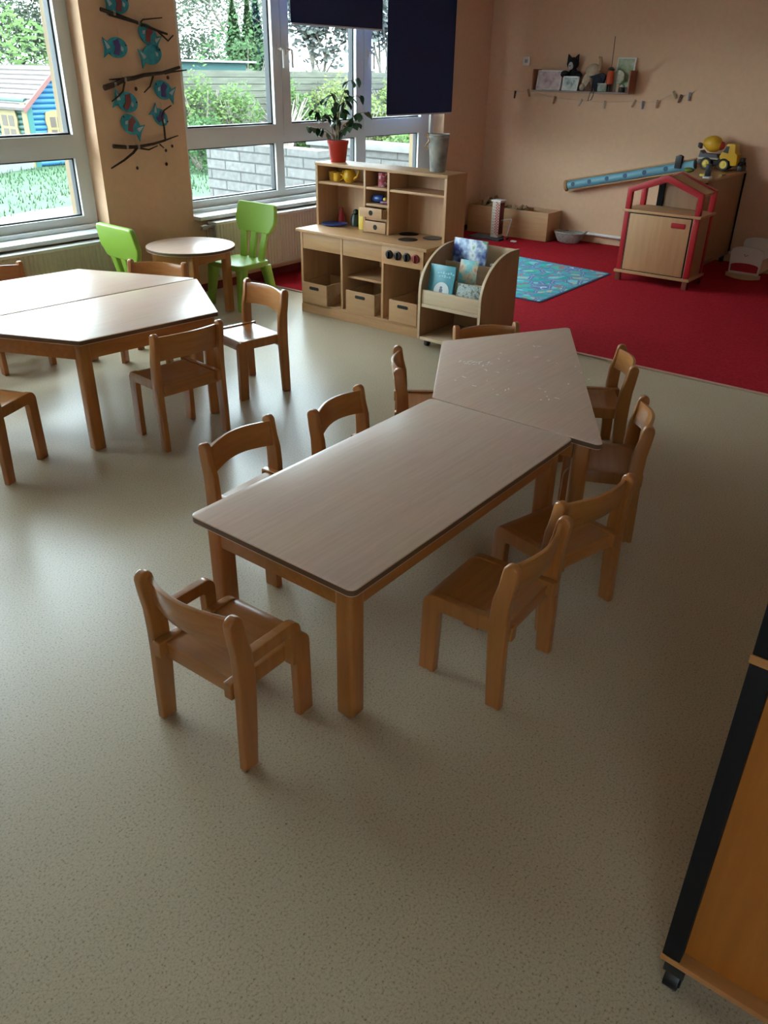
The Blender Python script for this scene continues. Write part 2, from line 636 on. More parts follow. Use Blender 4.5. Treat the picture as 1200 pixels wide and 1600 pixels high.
struct(MB().box((XL, YB - .2, -0.12), (WX, YB, CZ)).build('wall_back', MT['wall'], smooth=False))
P0, P1 = 3.416, 4.157        # the pillar between the windows
R1 = 7.475                   # right end of the second window
w = MB()
w.box((WL, WY, -0.12), (P0, WY + .36, 0.545))
w.box((XL, WY, -0.12), (WL, WY + .36, CZ))
w.box((P1, WY, -0.12), (R1, WY + .36, 0.545))
w.box((P0, WY, -0.12), (P1, WY + .36, CZ))
w.box((R1, WY, -0.12), (WX, WY + .36, CZ))
w.box((WL, WY, 2.45), (P0, WY + .36, CZ))
w.box((P1, WY, 2.45), (R1, WY + .36, CZ))
struct(w.build('wall_front', MT['wall'], smooth=False))
w = MB()
for a, b, z0, z1 in ((P0, P1, -.3, CZ), (R1, WX + .2, -.3, CZ), (WL, P0, -.3, .53), (P1, R1, -.3, .53), (XL - .2, WL, -.3, CZ)):
    w.box((a, WY + .36, z0), (b, WY + .43, z1))
struct(w.build('trim_1', MT['ext_wall'], smooth=False))
struct(MB().box((XL, WY - .014, 0), (WX - .001, WY - .001, 0.06)).build('baseboard_front', plain('dark_red_skirting', (0.16, 0.012, 0.015), 0.8), smooth=False))
# red carpet and its edge strip
struct(MB().box((4.70, YB + .002, 0.0), (WX - .002, WY - .016, 0.007)).build('floor_carpet', MT['carpet'], smooth=False))
struct(MB().box((4.672, YB + .002, 0.0), (4.699, WY - .016, 0.009)).build('trim_2', MT['edge_trim'], bevel=.003))
# heating pipe along the peach wall
struct(MB().tube([(8.252, -3.0, 0.092), (8.252, 3.98, 0.092)], 0.016, 10).build('trim_3', MT['white']))


def window(name, x0, x1, mulls, low_mulls, jl, jr, right_handle):
    """x0..x1 opening; mulls = [(a,b)] upper mullion spans; fixed frame, sashes, panes, handles"""
    root = struct_root(name, ((x0 + x1) / 2, FY, 0.55))
    zb, zl0, zl1, zu0, zu1, zt = 0.572, 0.655, 1.022, 1.163, 2.36, 2.45
    y0, y1 = FY, FY + .075
    f = MB()
    f.box((x0 + jl, y0 + .012, zb), (x1 - jr, y1, zl0))
    f.box((x0 + jl, y0 + .012, zl1), (x1 - jr, y1, zu0 - .086))
    f.box((x0 + .002, y0 + .012, zb), (x0 + jl, y1, zu0 - .086))
    f.box((x1 - jr, y0 + .012, zb), (x1 - .002, y1, zu0 - .086))
    f.box((x0 + .002, y0 + .013, zu0 - .086), (x0 + jl * .55, y1, zu1))
    f.box((x1 - jr * .55, y0 + .013, zu0 - .086), (x1 - .002, y1, zu1))
    f.box((x0 + .002, y0 + .013, zu1 + .071), (x1 - .002, y1, zt))
    for a, b in low_mulls:
        f.box((a, y0 + .012, zl0), (b, y1, zl1))
    f.build('frame', MT['frame'], root)
    # upper opening sashes, standing a little proud
    xs = [x0 + jl * .55] + [v for a, b in mulls for v in ((a + b) / 2 - .004, (a + b) / 2 + .004)] + [x1 - jr * .55]
    ins = [x0 + jl] + [v for ab in mulls for v in ab] + [x1 - jr]
    for i in range(0, len(xs), 2):
        s = MB()
        a, b, c, d = xs[i], xs[i + 1], ins[i], ins[i + 1]
        s.box((a, y0 - .006, zu0 - .085), (b, y1, zu0))
        s.box((a, y0 - .006, zu1), (b, y1, zu1 + .07))
        s.box((a, y0 - .006, zu0), (c, y1, zu1))
        s.box((d, y0 - .006, zu0), (b, y1, zu1))
        s.build('sash', MT['frame'], root)
        g = MB()
        e = .012
        for q in (((c, zu0), (c + e, zu1)), ((d - e, zu0), (d, zu1)), ((c, zu0), (d, zu0 + e)), ((c, zu1 - e), (d, zu1))):
            g.box((q[0][0], y0 + .028, q[0][1]), (q[1][0], y1 + .002, q[1][1]))
        g.build('gasket', MT['gasket'], root)
        MB().box((c, y0 + .05, zu0), (d, y0 + .054, zu1)).build('pane', MT['glass'], root, smooth=False)
    li = [x0 + jl] + [v for ab in low_mulls for v in ab] + [x1 - jr]
    for i in range(0, len(li), 2):
        c, d = li[i], li[i + 1]
        g = MB()
        e = .010
        for q in (((c, zl0), (c + e, zl1)), ((d - e, zl0), (d, zl1)), ((c, zl0), (d, zl0 + e)), ((c, zl1 - e), (d, zl1))):
            g.box((q[0][0], y0 + .035, q[0][1]), (q[1][0], y1 + .002, q[1][1]))
        g.build('gasket', MT['gasket'], root)
        MB().box((c, y0 + .05, zl0), (d, y0 + .054, zl1)).build('pane', MT['glass'], root, smooth=False)
    for hx in right_handle:
        h = MB()
        h.box((hx - .014, y0 - .016, 1.665), (hx + .014, y0 - .006, 1.735))
        h.tube([(hx, y0 - .012, 1.70), (hx, y0 - .05, 1.70), (hx + .012, y0 - .055, 1.695), (hx + .015, y0 - .055, 1.57)], .010, 8)
        h.build('handle', MT['white'], root)
    # inner sill board and lower front lip
    s = MB()
    s.box((x0 + .004, WY - .072, 0.545), (x1 - .004, FY + .02, 0.573))
    s.box((x0 + .004, FY - .03, 0.573), (x1 - .004, FY + .015, 0.60))
    s.build('sill', MT['sill'], root, .005)
    return root


window('window_1', WL, P0, [(1.05, 1.25), (2.10, 2.30)], [(1.1, 1.19), (2.15, 2.24)], .09, .105, (2.26,))
window('window_2', P1, R1, [(5.19, 5.38), (6.22, 6.44)], [(5.20, 5.29), (6.24, 6.38)], .115, .25, (5.25, 5.35, 6.40))


def radiator(x0, x1, label):
    root = thing('radiator', label, 'radiator', ((x0 + x1) / 2, 4.98, .126))
    z0, z1, yf, yb = .126, .535, 4.935, 5.03
    prof = []
    n = int((x1 - x0) / .033)
    for i in range(n):
        a = x0 + (x1 - x0) * i / n
        p = (x1 - x0) / n
        prof += [(a, yf + .009), (a + p * .25, yf), (a + p * .65, yf), (a + p * .85, yf + .009)]
    poly = prof + [(x1, yf + .009), (x1, yf + .02), (x0, yf + .02)]
    MB().prism(poly, 'z', z0 + .012, z1 - .02).build('front_panel', MT['radiator'], root, smooth=False)
    b = MB()
    b.box((x0, yf + .05, z0 + .012), (x1, yb, z1 - .02))
    b.build('rear_panel', MT['radiator'], root)
    b = MB().box((x0 - .004, yf - .004, z1 - .022), (x1 + .004, yb + .004, z1 - .002))
    b.build('top_grille', MT['sill'], root, .003)
    b = MB().box((x0 - .004, yf - .003, z0), (x1 + .004, yf + .024, z0 + .018))
    b.build('bottom_rail', MT['radiator'], root, .004)
    for x in (x0 + .25, x1 - .25):
        for z in (z0 + .05, z1 - .14):
            MB().box((x - .02, yb, z), (x + .02, 5.079, z + .04)).build('bracket', MT['radiator'], root)
    return root


ra = radiator(1.0, 3.36, 'long cream ribbed radiator under the left window behind the hexagonal tables')
rb = radiator(4.25, 6.9, 'cream ribbed radiator under the right window beside the play kitchen')
v = MB()
v.tube([(4.25, 4.98, .50), (4.19, 4.98, .50)], .012, 10)
v.lathe([(0, -.03), (.017, -.03), (.022, -.01), (.022, .02), (.016, .03), (0, .03)], 14, (0, 0, 0), T=Matrix.Translation((4.165, 4.98, .50)) @ Matrix.Rotation(PI / 2, 4, 'Y'))
v.tube([(4.195, 4.985, .50), (4.195, 4.985, .36), (4.195, 5.07, .34)], .009, 8)
v.build('valve', plain('metal_valve', (.38, .36, .33), .35, .6), rb)


def blind(x0, x1, zb, label, chain_x):
    root = thing('roller_blind', label, 'window blind', ((x0 + x1) / 2, 5.035, zb))

    def fn(u, vv):
        return (x0 + (x1 - x0) * u, 5.035 + .004 * math.sin(u * 5), zb + .012 + (2.52 - zb) * vv)
    MB().sheet(fn, 16, 2, .0015).build('fabric', MT['blind'], root)
    MB().box((x0, 5.028, zb), (x1, 5.042, zb + .013)).build('bottom_bar', MT['bar'], root, .003)
    MB().tube([(x0 - .02, 5.035, 2.54), (x1 + .02, 5.035, 2.54)], .025, 14).build('roller', MT['bar'], root)
    for x in (x0 - .02, x1 + .02):
        MB().box((x - .006, 5.00, 2.50), (x + .006, 5.079, 2.58)).build('bracket', MT['bar'], root)
    if chain_x:
        c = MB()
        for q in (0, .018):
            c.tube([(chain_x + q, 5.04, zb + .02), (chain_x + q, 5.045, zb - .24 + q)], .0028, 6)
        c.build('pull_chain', MT['white'], root)
    return root


blind(5.245, 6.385, 1.866, 'short navy roller blind raised high over the middle window pane', None)
blind(6.465, 7.53, 1.194, 'long navy roller blind lowered over the right end of the window', 7.16)
MB_sw = MB().box((8.266, 4.60, 1.63), (8.279, 4.68, 1.71)).box((8.260, 4.622, 1.652), (8.267, 4.658, 1.688), 1)
tag(MB_sw.build('light_switch', [MT['white'], plain('grey_switch_rocker', (.25, .29, .36), .4)], None, .003), 'white light switch on the peach wall left of the small shelf', 'light switch')


# ================================================================== CHAIRS
def post_poly(H, S, wd, sag=.010, top=-.011):
    """side outline (y,z) of rear leg + back post"""
    zs = [0, S * .5, S * .85, S * 1.1, S * 1.35, H * .86]
    cs = [0, sag * .55, sag * .95, sag * .95, sag * .55, top * .45]
    ws = [wd * .84, wd * .95, wd, wd, wd * .95, wd * .84]
    r = wd * .40
    fr = [(c + a / 2, z) for c, a, z in zip(cs, ws, zs)]
    bk = [(c - a / 2, z) for c, a, z in zip(cs, ws, zs)]
    arc = [(top + r * math.cos(t), H - r + r * math.sin(t)) for t in [PI * i / 8 for i in range(9)]]
    return fr + arc + bk[::-1]


def post_center(H, S, z, sag=.010, top=-.011):
    zs = [0, S * .5, S * .85, S * 1.1, S * 1.35, H * .86, H]
    cs = [0, sag * .55, sag * .95, sag * .95, sag * .55, top * .45, top]
    for i in range(len(zs) - 1):
        if zs[i] <= z <= zs[i + 1]:
            t = (z - zs[i]) / (zs[i + 1] - zs[i])
            return cs[i] * (1 - t) + cs[i + 1] * t
    return top


def make_chair(S, H, xp, xf, D, wd, bh, arms=False):
    root = thing('child_chair', 'x', 'chair')
    th = .026
    for s in (-1, 1):
        MB().prism(post_poly(H, S, wd), 'x', s * xp - th / 2, s * xp + th / 2).build('back_post', MT['chair'], root, .006, 3)
        # bent front leg and side rail in one piece
        rh = .050
        poly = rounded([(-.024, S + .008 - rh), (-.024, S + .006), (D + wd / 2, S + .006), (D + wd / 2 + .004, 0), (D - wd / 2 + .006, 0), (D - wd / 2, S + .008 - rh)],
                       [.004, .004, .038, .004, .004, .012], 6)
        MB().prism(poly, 'x', s * xf - th / 2, s * xf + th / 2).build('side_frame', MT['chair'], root, .005, 3)
    xi = xf - th / 2

    def seat(u, vv):
        x = -xi + 2 * xi * u
        y = .0 + (D + wd / 2 - .004) * vv
        z = S - .006 * math.exp(-((x / .085) ** 2 + ((y - D * .5) / .085) ** 2)) - (.010 * ((vv - .86) / .14) ** 2 if vv > .86 else 0)
        return (x, y, z)
    MB().sheet(seat, 14, 16, .010).build('seat', MT['chair_h'], root)
    MB().box((-xp + th / 2, .004, S - .058), (xp - th / 2, .026, S - .012)).build('rear_rail', MT['chair_h'], root, .003)
    MB().box((-xi, D - .02, S - .055), (xi, D + .0, S - .018)).build('front_rail', MT['chair_h'], root, .003)
    zt = H - .014
    bow = .036

    def back(u, vv):
        x = (xp - .002) * (2 * u - 1)
        z = zt - bh + bh * vv - .006 * (1 - math.sin(PI * u)) * vv + .008 * math.sin(PI * u) * (1 - vv)
        y = post_center(H, S, z) - bow * math.cos((2 * u - 1) * PI / 2) + .004
        return (x, y, z)
    MB().sheet(back, 20, 4, .012).build('backrest', MT['chair_h'], root, .002)
    g = MB()
    for s in (-1, 1):
        for y, x in ((0, xp), (D + .004, xf)):
            MB().lathe([(.012, .0005), (.014, .003), (.012, .0065)], 12, (s * x, y, -.0005)).build('foot_glide', MT['glide'], root)
    if arms:
        for s in (-1, 1):
            za = S + .086
            t = .036
            poly = rounded([(.006, za - t), (.006, za), (D - .034, za), (D - .034, S - .045), (D - .072, S - .045), (D - .072, za - t)],
                           [.003, .003, .032, .006, .006, .010], 6)
            MB().prism(poly, 'x', s * (xf + .014) if s > 0 else -(xf + .040), (xf + .040) if s > 0 else -(xf + .014)).build('armrest', MT['chair'], root, .005, 3)
    return root


small = dict(S=.268, H=.478, xp=.157, xf=.129, D=.236, wd=.055, bh=.098)
big = dict(S=.315, H=.555, xp=.171, xf=.143, D=.253, wd=.054, bh=.118)
pA, pB = None, None
CH = 'small stained beech chairs around the long table'
CG = 'beech chairs around the hexagonal tables'
chairs = [
    ('A', (1.712, .800), (-.035, 1), 'beech chair at right near end of the long table, closest to camera on that side', CH),
    ('A', (2.100, .815), (.254, .967), 'beech chair directly behind the nearest one on the right side of the long table', CH),
    ('A', (2.800, .945), (-.427, .904), 'beech chair at the right corner where the two right tables meet', CH),
    ('A', (3.390, 1.270), (-.537, .843), 'farthest beech chair on the right side, near the red carpet edge', CH),
    ('A', (3.400, 1.995), (-.609, -.793), 'beech chair behind the trapezoid table in front of the book rack', CH),
    ('A', (2.715, 2.015), (.616, -.788), 'beech chair seen edge-on at left of the trapezoid table', CH),
    ('A', (2.167, 1.895), (.136, -.99), 'beech chair with only its back showing beyond middle of the long table', CH),
    ('A', (1.713, 1.955), (.056, -.998), 'beech chair with pale shining seat at the left near corner of the long table', CH),
    ('B', (2.235, 2.860), (.09, .995), 'beech chair seen from behind pulled up to the near corner of hexagonal table', CG),
    ('B', (3.030, 3.180), (-.985, .17), 'beech chair with shining seat standing sideways right of the hexagonal table', CG),
    ('B', (3.015, 4.070), (-.894, -.447), 'beech chair behind the hexagonal table in front of the round table', CG),
    ('B', (2.310, 4.660), (-.10, -.995), 'beech chair at far left behind the hexagonal table, cut by the picture edge', CG),
    ('B', (1.363, 3.275), (.924, .382), 'beech chair at left picture edge showing only its seat and two legs', CG),
]
for kind, (x, y), (fx, fy), lab, grp in chairs:
    if kind == 'A':
        c = copy_tree(pA) if pA else make_chair(**small)
        pA = pA or c
    else:
        c = copy_tree(pB) if pB else make_chair(**big)
        pB = pB or c
    c.location = (x, y, 0)
    c.rotation_euler = (0, 0, math.atan2(-fx, fy))
    c['label'] = lab
    c['group'] = grp
arm = make_chair(arms=True, **small)
arm.name = 'child_armchair'
arm.location = (.963, 1.325, 0)
arm.rotation_euler = (0, 0, -PI / 2 + .03)
arm['label'] = 'small beech chair with bent armrests at the near left end of long table'
arm['category'] = 'chair'
arm['group'] = CH


# ================================================================== TABLES
def table(name, label, poly, h, legs, leg_w=.058, inset=.03, rad=.022, round_legs=False, group=None, scratches=()):
    cx = sum(p[0] for p in poly) / len(poly)
    cy = sum(p[1] for p in poly) / len(poly)
    root = thing(name, label, 'table', (cx, cy, 0), 0, group)
    th = .024
    rp = rounded(poly, rad, 5) if rad else poly
    MB().prism(rp, 'z', h - th, h, 0, 1).build('tabletop', [MT['table_top'], MT['table_edge']], root, .004, 2)
    k = len(poly)
    C = Vector((cx, cy))
    # leg centres: inset along both edges
    cen = []
    if legs is None:
        for i in range(k):
            p0, p1, p2 = Vector(poly[i - 1]), Vector(poly[i]), Vector(poly[(i + 1) % k])
            a, b = (p0 - p1).normalized(), (p2 - p1).normalized()
            bis = (a + b).normalized()
            half = a.angle(b) / 2
            cen.append((p1 + bis * ((inset + leg_w / 2) / math.sin(half)), math.atan2(b.y, b.x)))
    else:
        cen = legs
    for p, ang in cen:
        T = Matrix.Translation((p.x, p.y, 0)) @ Matrix.Rotation(ang, 4, 'Z')
        l = MB()
        q = leg_w / 2
        if round_legs:
            l.lathe([(q * .85, .006), (q, .012), (q, h - th)], 20, T=T)
        else:
            l.prism(rounded([(-q, -q), (q, -q), (q, q), (-q, q)], .012, 4), 'z', .006, h - th, T=T)
        l.build('leg', MT['table_wood'], root, .003)
        MB().lathe([(.016, 0), (.018, .003), (.016, .007)], 14, T=T).build('foot_glide', MT['glide'], root)
    a = MB()
    n = len(cen)
    for i in range(n):
        p, q = cen[i][0], cen[(i + 1) % n][0]
        d = (q - p).normalized()
        nrm = Vector((d.y, -d.x))
        if (p - C).dot(nrm) < 0:
            nrm = -nrm
        o0, o1 = nrm * (leg_w / 2 - .006), nrm * (leg_w / 2 - .024)
        e = d * (leg_w * .4)
        pts = [p + e + o0, q - e + o0, q - e + o1, p + e + o1]
        a.prism([tuple(v) for v in pts], 'z', h - th - .072, h - th)
    a.build('apron', MT['apron'], root, .003)
    if scratches:
        s = MB()
        for x, y, ln, an in scratches:
            T = Matrix.Translation((x, y, h + .0002)) @ Matrix.Rotation(an, 4, 'Z')
            s.box((-ln / 2, -.0025, 0), (ln / 2, .0025, .0004), 0, T)
        s.build('paint_spots', plain('dried_white_paint', (.92, .90, .86), .6), root)['kind'] = 'stuff'
    return root


table('rectangular_table', 'long rectangular beech child table in the middle of the floor',
      [(1.226, 1.037), (2.427, 1.045), (2.427, 1.650), (1.226, 1.642)], .46, None)
sc = []
for i in range(34):
    t = random.random()
    sc.append((2.62 + random.random() * .75 - .0, 1.26 + random.random() * .5, random.uniform(.004, .022), random.uniform(0, 3)))
for i in range(13):
    sc.append((2.86 + i * .006 + random.uniform(-.02, .02), 1.79 - i * .008 + random.uniform(-.02, .02), random.uniform(.01, .03), random.uniform(-.8, .4)))
table('trapezoid_table', 'trapezoid beech table with white paint spots joined to the long table far end',
      [(2.433, .936), (3.685, 1.690), (3.070, 2.040), (2.435, 1.650)], .46, None, inset=.028, rad=.018, scratches=sc)
HX = [(1.845, 3.092), (2.555, 3.008), (2.950, 3.630), (1.560, 3.735)]
HX2 = [(1.563, 3.748), (2.953, 3.643), (2.655, 4.322), (1.945, 4.389)]
table('trapezoid_table', 'near half of the shining hexagonal table pair at left', HX, .53, None, inset=.02, rad=.012)
table('trapezoid_table', 'far half of the shining hexagonal table pair, toward the left window', HX2, .53, None, inset=.02, rad=.012)
# round table
RC = Vector((3.73, 4.62))
rad_t = .305
circ = [(RC.x + rad_t * math.cos(2 * PI * i / 48), RC.y + rad_t * math.sin(2 * PI * i / 48)) for i in range(48)]
a0 = math.atan2(-.14, .18)
lg = [(RC + .235 * Vector((math.cos(a0 + i * PI / 2), math.sin(a0 + i * PI / 2))), a0 + i * PI / 2 + PI / 4) for i in range(4)]
table('round_table', 'small round beech table between the two green chairs', circ, .48, lg, leg_w=.055, rad=0)


# ================================================================== GREEN CHAIRS
def green_chair(label, loc, rz, group):
    root = thing('plastic_chair', label, 'chair', (0, 0, 0), 0, group)
    g = MT['green_plastic']
    S, H = .325, .70
    MB().prism(rounded([(-.17, -.02), (.17, -.02), (.19, .30), (-.19, .30)], .05, 5), 'z', S - .04, S).build('seat', g, root, .010, 3)
    for x, y, tx, ty in ((-.15, .02, -.17, -.05), (.15, .02, .17, -.05), (-.155, .25, -.17, .29), (.155, .25, .17, .29)):
        l = MB()
        vs, fs = [], []
        for z, cx, cy, q in ((0, tx, ty, .024), (S - .03, x, y, .036)):
            pr = rounded([(-q, -q), (q, -q), (q, q), (-q, q)], q * .5, 3)
            vs += [(cx + u, cy + v2, z) for u, v2 in pr]
        n = len(vs) // 2
        fs = [[i, (i + 1) % n, n + (i + 1) % n, n + i] for i in range(n)] + [list(range(n))[::-1], list(range(n, 2 * n))]
        l.add(vs, fs)
        l.build('leg', g, root, .004)
    tilt = Matrix.Translation((0, .005, S)) @ Matrix.Rotation(math.radians(12), 4, 'X')
    for x0, x1 in ((-.095, -.115), (0, 0), (.095, .115)):
        l = MB()
        l.prism([(x0 - .027, -.01), (x0 + .027, -.01), (x1 + .030, .215), (x1 - .030, .215)], 'y', -.014, .014, T=tilt)
        l.build('spindle', g, root, .008, 3)
    pl = rounded([(-.165, .180), (.165, .180), (.210, .26), (.195, .388), (-.195, .388), (-.210, .26)], [.03, .03, .05, .03, .03, .05], 5)
    MB().prism(pl, 'y', -.017, .017, T=tilt).build('backrest', g, root, .010, 3)
    root.location = (*loc, 0)
    root.rotation_euler = (0, 0, rz)
    return root


GP = 'green plastic chairs at the round table'
green_chair('lime green plastic chair at left of round table, seen from behind', (3.115, 4.475), -PI / 2 - .06, GP)
green_chair('lime green plastic chair at right of round table by the radiator', (4.264, 4.570), PI / 2 - .02, GP)

# ================================================================== PLAY KITCHEN
K = thing('play_kitchen', 'beech play kitchen with hutch, cooker knobs and three open bays', 'play kitchen', (4.495, 3.555, 0))
kx0, kx1 = 4.285, 4.71
for y0, y1 in ((3.02, 3.04), (4.075, 4.095)):
    MB().box((kx0, y0, 0), (kx1, y1, .565)).build('side_panel', MT['beech_v'], K, .002)
for y in (3.712, 3.352):
    MB().box((kx0, y - .009, .08), (kx1 - .012, y + .009, .565)).build('divider', MT['beech_v'], K, .002)
MB().box((kx0 - .006, 3.02, 0), (kx0 + .014, 4.095, .062)).build('plinth', MT['beech'], K, .002)
MB().box((kx0 - .002, 3.04, .062), (kx1 - .012, 4.075, .080)).build('bottom_board', MT['beech'], K, .002)
MB().box((kx1 - .012, 3.02, .0), (kx1, 4.095, .565)).build('back_panel', MT['beech_v'], K)
MB().box((4.34, 3.361, .292), (kx1 - .012, 3.703, .308)).build('mid_shelf', MT['beech'], K, .002)
for y0, y1 in ((3.721, 4.075), (3.361, 3.703)):
    MB().box((kx0 + .004, y0, .452), (kx0 + .018, y1, .565)).build('fascia', MT['beech'], K, .002)
fp = MB().box((kx0 - .002, 3.02, .447), (kx0 + .016, 3.352, .565)).build('control_panel', MT['beech'], K, .002)
for i, y in enumerate((3.292, 3.222, 3.150, 3.078)):
    T = Matrix.Translation((kx0 - .002, y, .512)) @ Matrix.Rotation(-PI / 2, 4, 'Y')
    kb = MB().lathe([(.028, 0), (.028, .010), (.024, .014), (.010, .016), (0, .016)], 22, T=T).box((-.022, -.005, .014), (.022, .005, .028), T=T)
    o = kb.build('knob', MT['red_knob'] if i == 3 else MT['black'], fp, .001)
    o['label'] = 'dark red cooker knob' if i == 3 else 'black cooker knob'
MB().box((4.262, 2.985, .565), (kx1, 4.118, .585)).build('worktop', MT['beech'], K, .003)
for x, y in ((4.447, 3.268), (4.618, 3.385), (4.605, 3.180)):
    MB().lathe([(.066, 0), (.066, .003), (.060, .005), (.045, .004), (0, .004)], 28, (x, y, .585)).build('hotplate', MT['black'], K)
hx0 = 4.482
for y0, y1 in ((3.0, 3.02), (4.095, 4.115)):
    MB().box((hx0, y0, .585), (kx1, y1, .980)).build('hutch_side', MT['beech_v'], K, .002)
MB().box((hx0 - .004, 2.998, .980), (kx1 + .002, 4.117, 1.0)).build('hutch_top', MT['beech'], K, .003)
MB().box((kx1 - .010, 3.02, .585), (kx1, 4.095, .980)).build('hutch_back', MT['beech_v'], K)
for y in (3.672, 3.468):
    MB().box((hx0 + .002, y - .009, .585), (kx1 - .010, y + .009, .980)).build('hutch_divider', MT['beech_v'], K, .002)
for y0, y1, z in ((3.681, 4.095, .862), (3.02, 3.459, .862), (3.477, 3.663, .862), (3.477, 3.663, .757), (3.477, 3.663, .668)):
    MB().box((hx0 + .006, y0, z), (kx1 - .010, y1, z + .016)).build('hutch_shelf', MT['beech'], K, .002)
for z0, z1, out, dy in ((.690, .752, .035, .028), (.590, .662, .006, 0)):
    d = MB()
    x0 = hx0 - out
    d.box((x0, 3.482 + dy * .4, z0), (x0 + .012, 3.658 + dy, z1))
    d.box((x0 + .012, 3.487, z0), (kx1 - .03, 3.493, z1 - .006))
    d.box((x0 + .012, 3.647, z0), (kx1 - .03, 3.653, z1 - .006))
    d.box((x0 + .012, 3.493, z0), (kx1 - .03, 3.647, z0 + .006))
    dr = d.build('drawer', MT['crate'], K, .0015)
    T = Matrix.Translation((x0, 3.570 + dy * .6, (z0 + z1) / 2)) @ Matrix.Rotation(-PI / 2, 4, 'Y')
    MB().lathe([(.017, -.001), (.017, .001), (0, .001)], 18, T=T).build('finger_hole', MT['hole'], dr)
CR = 'wooden crates in the kitchen bays'
for y0, y1, out, lab in ((3.832, 4.070, .030, 'open wooden crate with slot handle in the left bay of play kitchen'),
                         (3.412, 3.668, .012, 'open wooden crate with slot handle under the shelf of the middle kitchen bay'),
                         (3.050, 3.280, .020, 'open wooden crate with slot handle below the cooker knobs')):
    x0 = kx0 - out + .004
    r = thing('wooden_crate', lab, 'crate', (x0 + .15, (y0 + y1) / 2, .0805), 0, CR)
    z0, z1 = .081, .225
    d = MB()
    d.box((x0, y0, z0), (x0 + .010, y1, z1))
    d.box((x0 + .30, y0, z0), (x0 + .31, y1, z1))
    d.box((x0 + .010, y0, z0), (x0 + .30, y0 + .009, z1))
    d.box((x0 + .010, y1 - .009, z0), (x0 + .30, y1, z1))
    d.box((x0 + .010, y0 + .009, z0), (x0 + .30, y1 - .009, z0 + .008))
    d.build('box_body', MT['crate'], r, .002)
    ym = (y0 + y1) / 2 + .0
    sl = rounded([(ym - .045, .178), (ym + .045, .178), (ym + .045, .200), (ym - .045, .200)], .0105, 4)
    MB().prism(sl, 'x', x0 - .0008, x0 + .001).build('handle_slot', MT['hole'], r)


def cup(label, x, y, z, grp):
    r = thing('toy_cup', label, 'cup', (x, y, z), 0, grp)
    MB().lathe([(.026, 0), (.030, .004), (.031, .058), (.028, .058), (.027, .006), (0, .005)], 22, (x, y, z)).build('body', MT['yellow'], r)
    MB().tube([(x, y - .029, z + .048), (x, y - .046, z + .042), (x, y - .046, z + .020), (x, y - .029, z + .013)], .005, 8).build('handle', MT['yellow'], r)


cup('yellow toy cup at the far left of the hutch shelf', 4.60, 4.055, .878, 'yellow toy cups')
cup('yellow toy cup next to the yellow teapot', 4.57, 3.985, .878, 'yellow toy cups')
tp = thing('toy_teapot', 'round yellow toy teapot on the left hutch shelf', 'teapot', (4.58, 3.882, .878))
TX, TY, TZ = 4.58, 3.882, .878
MB().lathe([(.026, 0), (.043, .018), (.048, .040), (.040, .066), (.030, .080), (.031, .084), (.028, .084), (.026, .078), (0, .076)], 26, (TX, TY, TZ)).build('body', MT['yellow'], tp)
MB().tube([(TX, TY - .040, TZ + .026), (TX, TY - .066, TZ + .040), (TX - .002, TY - .086, TZ + .084)], [.013, .010, .007], 10).build('spout', MT['yellow'], tp)
MB().tube([(TX, TY + .036, TZ + .070), (TX, TY + .062, TZ + .070), (TX, TY + .066, TZ + .042), (TX, TY + .044, TZ + .026)], .005, 8).build('handle', MT['yellow'], tp)
jr = thing('patterned_jar', 'red and pink patterned jar in the middle hutch compartment', 'jar', (4.57, 3.575, .878))
MB().lathe([(.034, 0), (.038, .004), (.038, .088), (0, .088)], 24, (4.57, 3.575, .878)).build('body', ramp_mat('pink_red_print', [(0, (.30, .03, .05)), (.45, (.42, .10, .13)), (.7, (.62, .40, .42)), (1, (.10, .03, .08))], 60, .5, 'voronoi', interp='CONSTANT'), jr)
bt = thing('toy_bottle', 'blue toy bottle lying in the small hutch compartment', 'toy', (4.56, 3.60, .774))
T = Matrix.Translation((4.555, 3.650, .800)) @ Matrix.Rotation(PI / 2, 4, 'X')
MB().lathe([(0, 0), (.022, 0), (.026, .006), (.026, .075), (.016, .092), (0, .092)], 18, T=T).build('body', MT['blue_toy'], bt)
MB().lathe([(.012, .091), (.013, .106), (.009, .112), (0, .112)], 12, T=T).build('cap', MT['yellow_pale'], bt)
tag(MB().tube([(4.53, 3.565, .781), (4.53, 3.49, .787)], [.008, .006], 8).build('toy_carrot', plain('violet_toy_plastic', (.22, .05, .16), .4)), 'small violet toy stick beside the blue toy bottle', 'toy')
pt = tag(MB().lathe([(0, 0), (.05, 0), (.070, .006), (.092, .011), (.092, .014), (.066, .009), (.05, .005), (0, .005)], 36, (4.545, 4.00, .585)).build('toy_plate', MT['blue_plate']), 'blue toy plate on the left side of kitchen worktop', 'plate')
rp_ = thing('toy_bottle', 'red toy bottle at the back left of the kitchen worktop', 'toy', (4.645, 4.0, .585))
MB().lathe([(.022, 0), (.026, .004), (.026, .055), (.011, .078), (.010, .095), (0, .095)], 18, (4.645, 4.02, .585)).build('body', MT['red_toy'], rp_)
MB().lathe([(.013, .093), (.013, .108), (0, .108)], 14, (4.645, 4.02, .585)).build('cap', MT['red_toy'], rp_)
gp = thing('toy_pepper_mill', 'dark green rounded toy bottle on kitchen worktop behind the plate', 'toy', (4.63, 3.865, .585))
MB().lathe([(.034, 0), (.040, .006), (.040, .050), (.026, .080), (0, .080)], 20, (4.63, 3.868, .585)).build('body', MT['dark_green'], gp)
MB().ball((4.63, 3.868, .585 + .092), .022).build('cap', MT['dark_green'], gp)
yb = thing('toy_carton', 'tall yellow toy carton left of the small drawers', 'toy', (4.55, 3.745, .585))
MB().box((4.535, 3.725, .585), (4.59, 3.768, .712)).build('body', MT['yellow_pale'], yb, .004)
